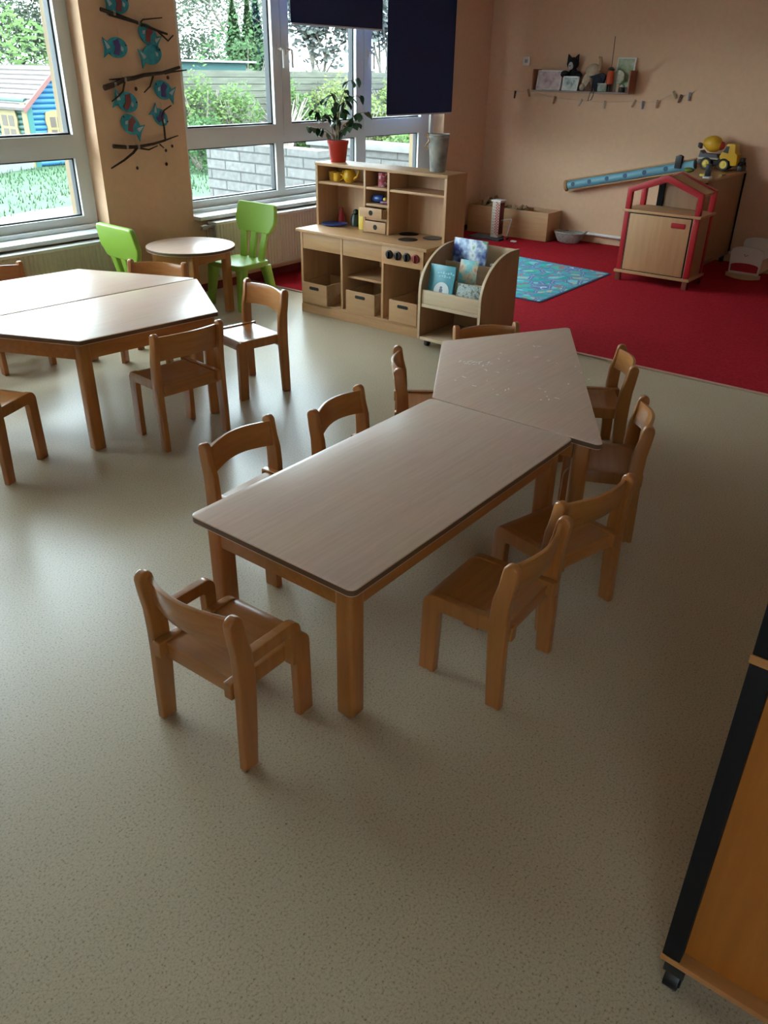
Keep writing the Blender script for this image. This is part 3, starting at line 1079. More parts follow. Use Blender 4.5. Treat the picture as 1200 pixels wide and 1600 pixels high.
MB().box((4.528, 3.738, .712), (4.585, 3.755, .728)).build('fold', MT['yellow_pale'], yb, .003)

# plant on the hutch
PX, PY, PZ = 4.60, 4.005, 1.0
pl = thing('potted_plant', 'small drooping houseplant in red pot on top of the play kitchen', 'plant', (PX, PY, PZ))
MB().lathe([(.050, 0), (.054, .004), (.070, .118), (.074, .118), (.075, .140), (.069, .140), (.066, .120), (0, .118)], 30, (PX, PY, PZ)).build('pot', MT['red_pot'], pl)
MB().lathe([(.066, .1185), (.03, .124), (0, .126)], 20, (PX, PY, PZ)).build('soil', MT['soil'], pl)
st, lf = MB(), MB()


def leaf(mb, p, d, L_, wd):
    d = Vector(d).normalized()
    s = d.cross(Vector((0, 0, 1)))
    if s.length < .1:
        s = Vector((1, 0, 0))
    s.normalize()
    s = (s + Vector((random.uniform(-.6, .6), random.uniform(-.6, .6), random.uniform(-.6, .6)))).normalized()
    n = d.cross(s).normalized()
    p = Vector(p)
    pts = [p]
    for t, w_ in ((.22, .75), (.5, 1), (.78, .6)):
        c = p + d * L_ * t - n * .006 * math.sin(t * 3)
        pts += [c + s * wd * w_ - n * .004, c, c - s * wd * w_ - n * .004]
    pts.append(p + d * L_)
    mb.add(pts, [(0, 2, 1), (0, 3, 2), (1, 2, 5, 4), (2, 3, 6, 5), (4, 5, 8, 7), (5, 6, 9, 8), (7, 8, 10), (8, 9, 10)])


rs = random.Random(21)
shoots = [(.02, .30, .09), (-.01, .22, .20), (.03, .14, .27), (-.02, .05, .31), (.05, -.05, .30), (.01, -.18, .40), (-.05, -.12, .27), (.0, -.20, .30), (.04, -.13, .13), (-.03, .16, .09), (.02, -.24, .20), (-.04, .09, .18), (.03, -.02, .20)]
for k, (dx, dy, dz) in enumerate(shoots):
    b0 = Vector((PX + rs.uniform(-.02, .02), PY + rs.uniform(-.02, .02), PZ + .12))
    b3 = Vector((PX + dx, PY + dy, PZ + .12 + dz))
    b1 = b0 + Vector((dx * .15, dy * .12, dz * .55))
    b2 = b0 + Vector((dx * .65, dy * .6, dz * .95))
    st.tube([b0, b1, b2, b3], [.004, .0035, .0028, .0016], 6)
    for t in range(7):
        q = t / 6
        p = b1.lerp(b2, q * 2) if q < .5 else b2.lerp(b3, q * 2 - 1)
        if t < 2 and k % 2:
            continue
        an = rs.uniform(0, 2 * PI)
        d = Vector((math.cos(an) * .55 + dx * 2, math.sin(an) * .55 + dy * 2, rs.uniform(-1.2, -.3)))
        leaf(lf, p, d, rs.uniform(.055, .082), rs.uniform(.019, .027))
st.build('stem', MT['stem'], pl)
lf.build('foliage', MT['leaf'], pl)

vx, vy = 4.61, 3.165
vz = thing('zinc_vase', 'tall weathered zinc bucket vase on right end of the play kitchen', 'vase', (vx, vy, 1.0))
MB().lathe([(.046, 0), (.050, .003), (.066, .212), (.069, .222), (.066, .222), (.062, .21), (.046, .008), (0, .006)], 30, (vx, vy, 1.0)).build('body', MT['zinc'], vz)
MB().lathe([(.066, .200), (.0685, .203), (.0685, .207), (.066, .210)], 30, (vx, vy, 1.0)).build('rim_band', MT['zinc'], vz)
pts = [(vx - .058 + .01 * math.sin(i), vy + .045 + .012 * math.sin(i * 1.7), 1.225 - i * .016) for i in range(7)]
MB().tube(pts, .006, 6).build('raffia', MT['rust'], vz)

# ================================================================== BOOK RACK
rk = thing('book_rack', 'low pale book rack with curved sides standing right of play kitchen', 'book rack', (4.335, 2.71, 0))
arc = [(4.13, .052), (4.13, .36)] + [(4.47 - .34 * math.cos(t), .36 + .255 * math.sin(t)) for t in [PI / 2 * i / 12 for i in range(1, 13)]] + [(4.545, .615), (4.545, .052)]
for y0, y1 in ((2.922, 2.942), (2.478, 2.498)):
    MB().prism([(a, z) for a, z in arc], 'y', y0, y1, 0, 1).build('side_panel', [MT['beech_brown'], MT['beech_pale']], rk, .002)
MB().box((4.525, 2.498, .07), (4.543, 2.922, .612)).build('back_panel', MT['beech_pale'], rk, .002)
MB().box((4.132, 2.498, .052), (4.525, 2.922, .072)).build('base_board', MT['beech_pale'], rk, .002)
MB().box((4.140, 2.498, .285), (4.158, 2.922, .368)).build('front_board', MT['beech_pale'], rk, .002)
MB().box((4.136, 2.498, .262), (4.525, 2.922, .284)).build('shelf_board', MT['beech_pale'], rk, .002)
for x, z in ((4.27, .42), (4.39, .51)):
    MB().box((x, 2.498, .284), (x + .012, 2.922, z)).build('step_board', MT['beech_pale'], rk, .002)
for x in (4.19, 4.49):
    for y in (2.52, 2.90):
        c = MB()
        c.tube([(x, y - .012, .022), (x, y + .012, .022)], .022, 16)
        c.box((x - .016, y - .016, .03), (x + .016, y + .016, .052))
        c.build('castor', MT['black'], rk, .002)


def book(label, y0, y1, xb, zb, h, lean, cover, thick=.012, cat='book', deco=None, roll_=0.0):
    """book leaning back in the rack: bottom edge at (xb, zb)"""
    r = thing('picture_book', label, cat, (xb, (y0 + y1) / 2, zb), 0, 'picture books in the rack')
    T = Matrix.Translation((xb, (y0 + y1) / 2, zb)) @ Matrix.Rotation(lean, 4, 'Y') @ Matrix.Rotation(roll_, 4, 'X')
    hw = (y1 - y0) / 2
    MB().box((0, -hw, 0), (.0022, hw, h), T=T).box((thick - .002, -hw, 0), (thick, hw, h), T=T).box((0, hw - .002, 0), (thick, hw, h), T=T).build('cover', cover, r, .0006)
    MB().box((.0022, -hw + .004, .003), (thick - .002, hw - .002, h - .003), T=T).build('pages', MT['white'], r)
    if deco:
        deco(r, T, hw, h)


def deco_blue(r, T, hw, h):
    d = MB()
    TT = T @ Matrix.Translation((-.0006, -.01, .082)) @ Matrix.Rotation(-PI / 2, 4, 'Y')
    d.lathe([(.056, -.0003), (.056, .0006), (0, .0006)], 30, T=TT)
    d.build('medallion', plain('white_print', (.66, .70, .70), .5), r)
    d = MB()
    d.lathe([(.009, .0006), (.009, .0012), (0, .0012)], 14, T=TT @ Matrix.Translation((.022, .004, 0)))
    d.box((-.028, -.009, .0006), (.014, .015, .0012), T=TT)
    d.box((-.040, -.003, .0006), (-.026, .000, .0012), T=TT)
    d.build('figure_print', plain('grey_print', (.16, .17, .22), .6), r)
    d = MB()
    for row, (n, z) in enumerate(((7, h - .052), (5, h - .072))):
        for i in range(n):
            x = hw * .35 - i * .018 - row * .012
            d.box((-.0012, x - .013, z + .003 * (i % 2)), (-.0002, x, z + .009 + .004 * ((i * 7) % 3)), T=T)
    d.build('title_print', plain('pale_print', (.22, .55, .60), .5), r)


cov1 = plain('turquoise_cover', (.075, .33, .40), .35, var=.18, vscale=8)
cov2 = ramp_mat('navy_night_cover', [(0, (.02, .03, .16)), (.42, (.03, .05, .22)), (.50, (.30, .42, .62)), (.56, (.75, .80, .84)), (.64, (.10, .34, .26)), (.8, (.55, .36, .22))], 9, .35)
cov3 = ramp_mat('green_leaf_cover', [(0, (.02, .03, .03)), (.44, (.06, .09, .06)), (.50, (.42, .42, .36)), (.56, (.10, .20, .20)), (.66, (.40, .30, .10))], 42, .45)
cov4 = ramp_mat('teal_orange_cover', [(0, (.04, .20, .26)), (.45, (.12, .46, .48)), (.55, (.62, .52, .34)), (.7, (.45, .14, .07))], 16, .4)
cov5 = plain('white_cover', (.62, .58, .50), .5, var=.2, vscale=40)
book('turquoise picture book with white round medallion at front left of rack', 2.725, 2.912, 4.17, .286, .238, .20, cov1, deco=deco_blue)
book('small green and grey patterned book at front right of the rack', 2.515, 2.705, 4.175, .286, .150, .28, cov3)
book('navy, white and orange picture book at back left of the rack', 2.655, 2.900, 4.402, .286, .365, .13, cov2)
book('teal book half hidden between the navy and turquoise picture books', 2.640, 2.77, 4.285, .286, .265, .18, cov4)
book('small flat brown-edged book at the back right of the rack', 2.515, 2.63, 4.41, .286, .24, .2, cov5)

# ================================================================== STREET RUG, HOUSE CUPBOARD, CABINET
rg = thing('play_rug', 'blue and green street map play rug on the red carpet', 'rug', (6.33, 3.6, .007))
ry = rounded([(5.645, 2.862), (6.985, 2.868), (7.15, 4.45), (5.66, 4.44)], .02, 3)
MB().prism(ry, 'z', .0075, .0115).build('binding', plain('navy_rug_binding', (.03, .06, .12), .9), rg)
ry = rounded([(5.667, 2.882), (6.965, 2.888), (7.128, 4.43), (5.682, 4.42)], .012, 3)
MB().prism(ry, 'z', .011, .0135).build('printed_pile', MT['rug'], rg)

hs = thing('house_cupboard', 'house-shaped beech cupboard with red posts and gable on the red carpet', 'cupboard', (6.985, 2.452, .007))
hx, hb, ya, yc = 6.808, 7.155, 2.140, 2.765
ym = (ya + yc) / 2
pw = .042
for y0 in (ya, yc - pw):
    for x0 in (hx, hb - pw):
        MB().box((x0, y0, .007), (x0 + pw, y0 + pw, .078)).build('foot', plain('red_brown_paint', (.24, .05, .03), .5), hs, .003)
        MB().box((x0, y0, .098), (x0 + pw, y0 + pw, .568)).build('corner_post', MT['red_paint'], hs, .003)
MB().box((hx - .012, ya - .014, .076), (hb + .012, yc + .014, .098)).build('bottom_board', MT['beech'], hs, .003)
MB().box((hx - .012, ya - .014, .568), (hb + .012, yc + .014, .588)).build('shelf_board', MT['beech'], hs, .003)
for x0 in (hx, hb - pw):
    gable = MB()
    outer = [(ya, .588), (ya, .752), (ym, .872), (yc, .752), (yc, .588), (yc - pw, .588), (yc - pw, .722), (ym, .822), (ya + pw, .722), (ya + pw, .588)]
    gable.prism(outer, 'x', x0, x0 + pw)
    gable.build('gable_frame', MT['red_paint'], hs, .003)
for sg in (1, -1):
    q = [(ym, .832), (ym, .862), (ym - sg * .300, .747), (ym - sg * .300, .727)]
    if sg > 0:
        MB().prism(q, 'x', hx + pw + .001, hb - pw - .001).build('roof_board', MT['beech'], hs, .002)
MB().box((hx + .001, ya + pw + .006, .100), (hx + .0035, yc - pw - .004, .566)).build('door_gap_shade', MT['hole'], hs)  # near-black sheet paints the shade in the slit round the door
MB().box((hx + .004, ya + pw, .098), (hx + .010, yc - pw, .568)).build('face_frame', MT['beech_pale'], hs)
dr = MB().box((hx - .004, ya + pw + .016, .106), (hx + .012, yc - pw - .012, .558)).build('door', MT['beech_v'], hs, .002)
hd = rounded([(2.238, .483), (2.352, .483), (2.352, .522), (2.238, .522)], .008, 3)
MB().prism(hd, 'x', hx - .012, hx - .003).build('door_grip', MT['red_paint'], dr, .002)
for y0, y1 in ((ya + .012, ya + .024), (yc - .024, yc - .012)):
    MB().box((hx + pw, y0, .098), (hb - pw, y1, .568)).build('side_panel', MT['beech_brown'], hs)
MB().box((hb - .02, ya + pw, .098), (hb - .008, yc - pw, .568)).build('back_panel', MT['beech_brown'], hs)

cb = thing('storage_cabinet', 'low beech cabinet with black edges standing against the peach wall', 'cabinet', (7.735, 2.455, .007))
cx0, cx1, cy0, cy1, cz = 7.205, 8.275, 2.255, 2.655, .815
MB().box((cx0 + .02, cy0 + .012, .105), (cx1 - .03, cy1 - .012, cz - .02)).build('body', MT['beech_brown'], cb, .003)
MB().box((cx0, cy0, .085), (cx1 - .006, cy1, .105)).build('bottom_board', MT['beech_brown'], cb, .003)
MB().box((cx0, cy0, cz - .02), (cx1 - .006, cy1, cz)).build('top_board', MT['beech'], cb, .003)
for x0, y0 in ((cx0, cy1 - .05), (cx1 - .032, cy0), (cx0, cy0)):
    MB().box((x0, y0, .105), (x0 + .02, y0 + .05 if y0 > 2.3 else y0 + .02, cz - .02)).build('edge_post', MT['navy'], cb, .002)
for x in (cx0 + .05, cx1 - .06):
    for y in (cy0 + .05, cy1 - .05):
        MB().lathe([(.018, .007), (.022, .02), (.022, .085)], 14, (x, y, 0)).build('castor', MT['black'], cb)

# blue marble run tube
tb = thing('marble_run_tube', 'long blue tube with dark round holes sloping down along the peach wall', 'toy', (8.2, 3.4, .60))
A, B = Vector((8.205, 3.985, .548)), Vector((8.16, 2.70, .842))
d = (B - A).normalized()
side = Vector((-1, 0, 0))
side = (side - d * side.dot(d)).normalized()
upv = d.cross(side)
if upv.z < 0:
    upv = -upv
gut = MB()
gut.tube([A, B], .045, 20)
gut.build('tube', plain('light_blue_tube', (.14, .34, .42), .4), tb)
pb = MB()
for s in (1, -1):
    o = upv * (.047 * s)
    pts = [A + o - side * .04, B + o - side * .04]
    pb.tube(pts, .010, 6)
    pb.tube([A + o + side * .02, B + o + side * .02], .007, 6)
pb.build('side_rail', MT['beech'], tb)
hl = MB()
for t in (.06, .20, .345, .49, .64, .8):
    c = A.lerp(B, t) + side * .0445 + upv * .004
    q = Matrix((d, upv, side)).transposed().to_4x4()
    q.translation = c
    hl.lathe([(.021, -.006), (.021, .003), (.016, .0035), (0, .0015)], 18, T=q)
hl.build('round_hole', plain('dark_blue_hole', (.02, .07, .13), .5), tb)
e = MB()
q = Matrix((side, upv, -d)).transposed().to_4x4()
q.translation = A
e.lathe([(.052, -.01), (.056, -.006), (.056, .022), (.040, .024), (.038, .004), (0, .003)], 22, T=q)
e.build('end_cap', MT['rust'], tb)
# things on the cabinet
o = MB().prism(rounded([(2.845 - .03, .800), (2.905 - .03, .800), (2.905 - .03, .905), (2.875 - .03, .918), (2.845 - .03, .905)], .006, 3), 'x', 8.105, 8.155).build('clip', MT['black'], tb, .002)
o['label'] = 'black clip block near upper end of the tube'
tpiece = thing('toy_tower_piece', 'black toy piece with white foot on front corner of the cabinet', 'toy', (7.36, 2.315, .815))
MB().box((7.335, 2.295, .832), (7.38, 2.335, .925)).build('body', MT['black'], tpiece, .003)
MB().box((7.325, 2.285, .8155), (7.39, 2.345, .832)).build('foot', MT['white'], tpiece, .003)
tag(MB().box((7.47, 2.37, .8155), (7.62, 2.42, .835)).build('toy_brick', MT['yellow_pale'], None, .004), 'flat yellow toy brick behind the house roof on cabinet', 'toy brick')
tag(MB().box((7.60, 2.272, .8155), (7.72, 2.302, .830)).build('toy_brick', plain('dull_yellow', (.42, .32, .08), .4), None, .004), 'flat dull yellow toy brick at the cabinet edge below the truck', 'toy brick')
tag(MB().ball((7.72, 2.60, .835), (.03, .045, .0195)).build('toy_leaf', plain('olive_toy', (.16, .20, .03), .6), None), 'small olive green toy behind the ridge of the red house', 'toy')

# concrete mixer truck, nose towards -y
tk = thing('toy_mixer_truck', 'yellow toy concrete mixer truck on top of the beech cabinet', 'toy truck', (8.14, 2.50, .815))
xa, xb_ = 8.075, 8.215
yr, yf_ = 2.583, 2.424
zc = .816
MB().box((xa + .03, 2.335, zc + .035), (xb_ - .03, 2.665, zc + .075)).build('chassis', MT['black'], tk, .004)
MB().box((xa + .012, 2.48, zc + .085), (xb_ - .012, 2.665, zc + .100)).build('deck', plain('cream_plastic', (.55, .50, .36), .5), tk, .004)
tub = [(2.66, zc + .10), (2.655, zc + .155), (2.625, zc + .130), (2.50, zc + .128), (2.485, zc + .10)]
MB().prism(tub, 'x', xa + .010, xb_ - .010).build('drum_cradle', plain('grey_plastic', (.10, .10, .12), .5), tk, .003)
T = Matrix.Translation((8.145, 2.648, zc + .225)) @ Matrix.Rotation(math.radians(90 + 10), 4, 'X')
dm = MB().lathe([(0, 0), (.028, 0), (.040, .012), (.066, .060), (.070, .090), (.060, .130), (.036, .158), (0, .158)], 28, T=T).build('mixing_drum', MT['yellow'], tk)
MB().lathe([(.037, .150), (.034, .172), (.020, .186), (0, .186)], 20, T=T).build('drum_hub', MT['red_toy'], dm)
MB().prism([(2.665, zc + .205), (2.690, zc + .215), (2.690, zc + .180), (2.665, zc + .165)], 'x', 8.11, 8.17).build('chute', MT['black'], tk, .002)
cab = rounded([(2.455, zc + .080), (2.472, zc + .115), (2.455, zc + .150), (2.425, zc + .205), (2.420, zc + .222), (2.352, zc + .222), (2.340, zc + .150), (2.318, zc + .135), (2.310, zc + .045), (2.36, zc + .045), (2.375, zc + .085)],
              [.003, .01, .006, .01, .01, .012, .008, .008, .008, .003, .01], 3)
cbn = MB().prism(cab, 'x', xa + .004, xb_ - .004).build('cab', MT['yellow'], tk, .005)
win = [(2.448, zc + .152), (2.424, zc + .202), (2.398, zc + .202), (2.398, zc + .142)]
MB().prism(win, 'x', xa + .002, xb_ - .002).build('side_window', MT['black'], cbn)
for y in (yr, yf_):
    for x0, s in ((xa - .008, 1), (xb_ + .008, -1)):
        T = Matrix.Translation((x0, y, zc + .050)) @ Matrix.Rotation(PI / 2 * s, 4, 'Y')
        wh = MB().lathe([(.036, .034), (.050, .030), (.051, .006), (.046, 0), (.034, .001), (.034, .034)], 26, T=T).build('wheel', MT['black'], tk)
        MB().lathe([(.034, .030), (.034, .003), (.026, .008), (.014, .006), (.012, .001), (0, .001)], 22, T=T).build('hubcap', MT['yellow_pale'], wh)
tag(MB().box((8.10, 2.262, .8155), (8.24, 2.300, .862)).ball((8.13, 2.285, .872), .026).ball((8.20, 2.285, .872), .026).box((8.13, 2.27, .862), (8.21, 2.298, .925)).build('toy_figure', MT['black'], None, .003),
    'dark toy in front of the mixer truck nose at the cabinet end', 'toy')

# doll cradle
dc = thing('doll_cradle', 'white doll cradle with red panels at right edge of the red carpet', 'doll cradle', (7.75, 1.93, .007))
for i, (x0, sc_) in enumerate(((7.55, 1.0), (7.90, 1.12))):
    y0, y1 = (1.772, 2.048)
    yc_ = (y0 + y1) / 2
    hw = (y1 - y0) / 2
    zz = [.045, .255 * sc_]
    pl_ = [(yc_ - hw * .92, .052)] + [(yc_ - hw * 1.0, zz[1] - .02)]
    pl_ += [(yc_ + hw * math.sin(t), zz[1] + .028 * math.cos(t * 1.2)) for t in [-1.2 + .3 * k for k in range(9)]]
    pl_ += [(yc_ + hw * 1.0, zz[1] - .02), (yc_ + hw * .92, .052)]
    en = MB().prism(pl_, 'x', x0, x0 + .016).build('end_board', MT['white'], dc, .003)
    rp2 = [(yc_ - hw * .82, .075), (yc_ - hw * .84, .125)] + [(yc_ + hw * .84 * math.sin(t), .125 + .022 * math.cos(t)) for t in [-1.2 + .4 * k for k in range(7)]] + [(yc_ + hw * .84, .125), (yc_ + hw * .82, .075)]
    if i == 0:
        MB().prism(rp2, 'x', x0 - .003, x0 + .001).build('red_inlay', MT['red_paint'], en)
        m_ = MB()
        m_.tube([(x0 - .001, yc_ + .022, .222), (x0 - .001, yc_ + .010, .205), (x0 - .001, yc_ - .006, .212), (x0 - .001, yc_ - .012, .222)], .002, 6)
        m_.build('carved_mark', MT['hole'], en)
    rk_ = [(yc_ - hw * 1.05, .045)] + [(yc_ + hw * 1.15 * math.sin(t), .055 - .048 * math.cos(t)) for t in [-1.0 + .25 * k for k in range(9)]] + [(yc_ + hw * 1.05, .060), (yc_ - hw * 1.05, .060)]
    rk_ = [(yc_ - hw * 1.06, .058)] + [(yc_ + hw * 1.06 * (-1 + .2 * k), .0075 + .020 * (-1 + .2 * k) ** 2) for k in range(11)] + [(yc_ + hw * 1.06, .058)]
    MB().prism(rk_, 'x', x0, x0 + .018).build('rocker', MT['beech_pale'], dc, .002)
for y in (1.79, 2.015):
    MB().box((7.566, y, .06), (7.90, y + .014, .17)).build('side_board', MT['beech_pale'], dc, .003)
MB().box((7.566, 1.804, .06), (7.90, 2.015, .072)).build('bottom_board', MT['beech_pale'], dc)
# ================================================================== WOODEN BOX WITH BLOCKS, TOWER, BASKET
wb = thing('wooden_box', 'long open beech box against the peach wall filled with wood blocks', 'box', (8.1, 4.55, .007))
bx0, bx1, by0, by1, bz = 7.955, 8.262, 4.045, 5.03, .290
for q in (((bx0, by0, .008), (bx0 + .016, by1, bz)), ((bx1 - .016, by0, .008), (bx1, by1, bz)), ((bx0 + .016, by0, .008), (bx1 - .016, by0 + .016, bz)), ((bx0 + .016, by1 - .016, .008), (bx1 - .016, by1, bz))):
    MB().box(*q).build('side_board', MT['beech'], wb, .002)
MB().box((bx0 + .016, 4.38, .02), (bx1 - .016, 4.394, bz - .004)).build('partition', MT['beech'], wb)
MB().box((bx0 + .016, by0 + .016, .008), (bx1 - .016, by1 - .016, .020)).build('floor_board', MT['beech_brown'], wb)
rs = random.Random(5)
bl = None
shapes = []
for k in range(3):
    if k == 0:
        m_ = MB().box((-.06, -.022, -.016), (.06, .022, .016))
    elif k == 1:
        m_ = MB().prism([(-.05, -.02), (.05, -.02), (.05, .02), (.028, .02), (.02, .0), (-.02, 0), (-.028, .02), (-.05, .02)], 'y', -.018, .018)
    else:
        m_ = MB().tube([(-.06, 0, 0), (.06, 0, 0)], .018, 12)
    shapes.append(m_)
first = {}
for i in range(30):
    k = rs.choice((0, 0, 1, 2))
    if k not in first:
        o = shapes[k].build('wood_block', MT['block'], None, .002)
        first[k] = o
    else:
        o = first[k].copy()
        COL.objects.link(o)
    y = 4.45 + (i % 10) * .058
    x = 8.04 + (i // 10) * .072 + rs.uniform(-.01, .01)
    z = .255 + .035 * (i % 10 in (6, 7, 8)) + .018 * math.sin(i) + .035 * (i % 10 == 7) + rs.uniform(-.012, .01)
    o.location = (x, y, z)
    o.rotation_euler = (rs.uniform(-.5, .5), rs.uniform(-.6, .6), rs.uniform(0, PI))
    tag(o, 'loose raw wood block in the heap filling the long beech box', 'wood block', 'wood blocks in the box')
blk = MB()
o = MB().box((bx0 + .018, 4.396, .021), (bx1 - .018, by1 - .018, .225)).build('wood_block_heap', MT['block'], None)
bpy.data.objects.remove(o)
for i in range(40):
    k = rs.choice((0, 1, 2))
    o = first[k].copy()
    COL.objects.link(o)
    o.location = (8.03 + (i % 4) * .055, 4.46 + (i // 4) * .055, .205 + rs.uniform(-.02, .01))
    o.rotation_euler = (rs.uniform(-.3, .3), rs.uniform(-.3, .3), rs.uniform(0, PI))
    tag(o, 'loose raw wood block in the heap filling the long beech box', 'wood block', 'wood blocks in the box')

tw = thing('toy_tower', 'upright toy tower with red dotted pattern on a dark base plate', 'toy', (7.72, 4.60, .007))
MB().box((7.62, 4.42, .0075), (7.83, 4.80, .028)).build('base_plate', plain('dark_grey_plastic', (.05, .055, .06), .5), tw, .004)
bd = MB().box((7.705, 4.485, .028), (7.80, 4.575, .385)).build('tower_body', plain('cream_card', (.62, .52, .42), .6), tw, .002)
MB().box((7.712, 4.480, .06), (7.792, 4.4855, .372)).build('red_side', plain('deep_red_card', (.14, .010, .014), .6), bd)
dts = MB()
for r_ in range(12):
    for c_ in range(3):
        T = Matrix.Translation((7.7045, 4.496 + c_ * .014, .055 + r_ * .027 + c_ * .013)) @ Matrix.Rotation(-PI / 2, 4, 'Y')
        dts.lathe([(.0075, 0), (.0075, .001), (0, .001)], 10, T=T)
dts.build('red_dots', MT['red_paint'], bd)
dts = MB()
for r_ in range(10):
    dts.box((7.7035, 4.532, .06 + r_ * .030), (7.7048, 4.568, .064 + r_ * .030))
dts.build('grey_lines', plain('grey_ink', (.25, .22, .2), .7), bd)
MB().box((7.695, 4.472, .385), (7.81, 4.588, .400)).build('tower_cap', MT['white'], tw, .002)
MB().tube([(7.74, 4.482, .20), (7.74, 4.36, .225), (7.74, 4.352, .22), (7.735, 4.40, .03)], .006, 8).build('crank_arm', plain('grey_metal', (.4, .34, .32), .5), tw)
tag(MB().box((7.70, 4.385, .0085), (7.72, 4.405, .055)).build('toy_lever', MT['red_toy'], None, .002), 'tiny red toy standing right of the toy tower', 'toy')
tag(MB().box((7.70, 4.27, .0085), (7.74, 4.325, .020)).build('toy_tile', MT['white'], None, .003), 'tiny white toy lying on the carpet right of the toy tower', 'toy')

bk = thing('wicker_basket', 'grey oval wicker basket on the red carpet right of the wooden box', 'basket', (8.10, 3.86, .007))
bs = MB()
SX = Matrix.Translation((8.105, 3.86, .0075)) @ Matrix.Diagonal((.78, 1.15, 1, 1))
prof = [(.085, 0), (.10, .01), (.135, .085), (.14, .10), (.134, .10), (.128, .085), (.094, .014), (0, .012)]
bs.lathe(prof, 30, T=SX)
bs.build('bowl', MT['basket'], bk)
rb_ = MB()
for i in range(28):
    t = 2 * PI * i / 28
    rb_.tube([SX @ Vector((.101 * math.cos(t), .101 * math.sin(t), .012)), SX @ Vector((.137 * math.cos(t), .137 * math.sin(t), .09))], .005, 5)
rb_.build('ribs', MT['basket'], bk)
rim = MB()
ps = [SX @ Vector((.139 * math.cos(2 * PI * i / 30), .139 * math.sin(2 * PI * i / 30), .101)) for i in range(31)]
rim.tube(ps, .008, 6)
rim.build('rim', MT['basket'], bk)
for s in (-1,):
    MB().tube([SX @ Vector((.04, s * .135, .10)), SX @ Vector((.02, s * .168, .125)), SX @ Vector((-.02, s * .168, .125)), SX @ Vector((-.04, s * .135, .10))], .007, 6).build('handle', MT['basket'], bk)

# ================================================================== WALL SHELF AND WHAT STANDS ON IT
sh = thing('wall_shelf', 'small brown wall shelf with toys and pictures on the peach wall', 'shelf', (8.2, 3.96, 1.40))
MB().box((8.125, 3.44, 1.400), (8.278, 4.475, 1.416)).build('shelf_board', plain('grey_brown_board', (.30, .20, .15), .5), sh, .002)
for y in (3.44, 4.459):
    MB().box((8.125, y, 1.416), (8.278, y + .016, 1.600)).build('end_panel', plain('rust_brown_board', (.26, .085, .04), .5), sh, .002)
SZ = 1.417


def picture(name, label, y0, y1, h, x, lean, fmat, pmat):
    r = thing(name, label, 'picture', (x, (y0 + y1) / 2, SZ))
    T = Matrix.Translation((x, 0, SZ)) @ Matrix.Rotation(lean, 4, 'Y')
    MB().box((0, y0, 0), (.014, y1, h), T=T).build('frame', fmat, r, .002)
    MB().box((-.001, y0 + .012, .012), (.002, y1 - .012, h - .012), T=T).build('print', pmat, r)


picture('framed_picture', 'white framed pinkish picture at left end of the wall shelf', 4.175, 4.445, .178, 8.155, .16, MT['white'],
        ramp_mat('pink_print', [(.3, (.30, .16, .17)), (.5, (.58, .42, .42)), (.7, (.66, .54, .50))], 18, .4, detail=5))
picture('framed_picture', 'small grey-green picture card below the black plush toy', 3.985, 4.155, .128, 8.150, .16, MT['white'],
        ramp_mat('grey_green_print', [(.3, (.08, .10, .09)), (.5, (.40, .46, .42)), (.7, (.58, .60, .56))], 22, .4, detail=5))
picture('framed_picture', 'white framed green picture standing tall at right end of wall shelf', 3.462, 3.645, .292, 8.225, .10, MT['white'],
        ramp_mat('green_print', [(.3, (.14, .20, .10)), (.5, (.34, .40, .20)), (.7, (.56, .56, .48))], 14, .4, detail=4))
# black and white plush
cat = thing('plush_cat', 'black and white plush animal sitting above the small picture card', 'soft toy', (8.225, 4.085, SZ))
fur = bumpy('black_plush', (.008, .008, .010), .95, 160, .8, .2)
furw = bumpy('white_plush', (.55, .55, .55), .95, 160, .8, .1)
c = MB()
c.ball((8.235, 4.085, SZ + .10), (.042, .06, .10))
c.ball((8.215, 4.090, SZ + .235), (.045, .062, .055))
for s in (-1, 1):
    c.prism([(4.090 + s * .058, SZ + .255), (4.090 + s * .055, SZ + .315), (4.090 + s * .018, SZ + .285)], 'x', 8.205, 8.225)
    c.ball((8.185, 4.085 + s * .065, SZ + .150), (.035, .042, .024))
    c.ball((8.195, 4.085 + s * .085, SZ + .135), (.03, .03, .022))
c.build('body', fur, cat)
MB().ball((8.180, 4.092, SZ + .215), (.022, .026, .036)).ball((8.186, 4.090, SZ + .248), (.012, .010, .022)).build('muzzle', furw, cat)
MB().ball((8.159, 4.092, SZ + .215), .006).ball((8.172, 4.108, SZ + .245), .006).ball((8.172, 4.074, SZ + .245), .006).build('face', MT['black'], cat)
# cream soft toy
cr_ = thing('plush_toy', 'cream soft toy slumped in the middle of the wall shelf', 'soft toy', (8.2, 3.87, SZ))
cream = bumpy('cream_plush', (.50, .38, .27), .95, 120, .6, .15)
c = MB()
c.ball((8.205, 3.900, SZ + .075), (.055, .062, .085))
c.ball((8.205, 3.860, SZ + .175), (.055, .075, .062))
c.ball((8.185, 3.935, SZ + .035), (.055, .035, .035))
c.build('body', cream, cr_)
MB().tube([(8.20, 3.815, SZ + .29), (8.195, 3.795, SZ + .285), (8.19, 3.782, SZ + .24), (8.19, 3.79, SZ + .19), (8.19, 3.825, SZ + .165)], [.010, .015, .018, .016, .010], 10).build('horn', plain('tan_felt', (.42, .26, .15), .9), cr_)
MB().prism([(3.91, SZ + .005), (3.835, SZ + .005), (3.855, SZ + .085)], 'x', 8.130, 8.139).build('patch', plain('brown_felt', (.12, .045, .03), .9), cr_)
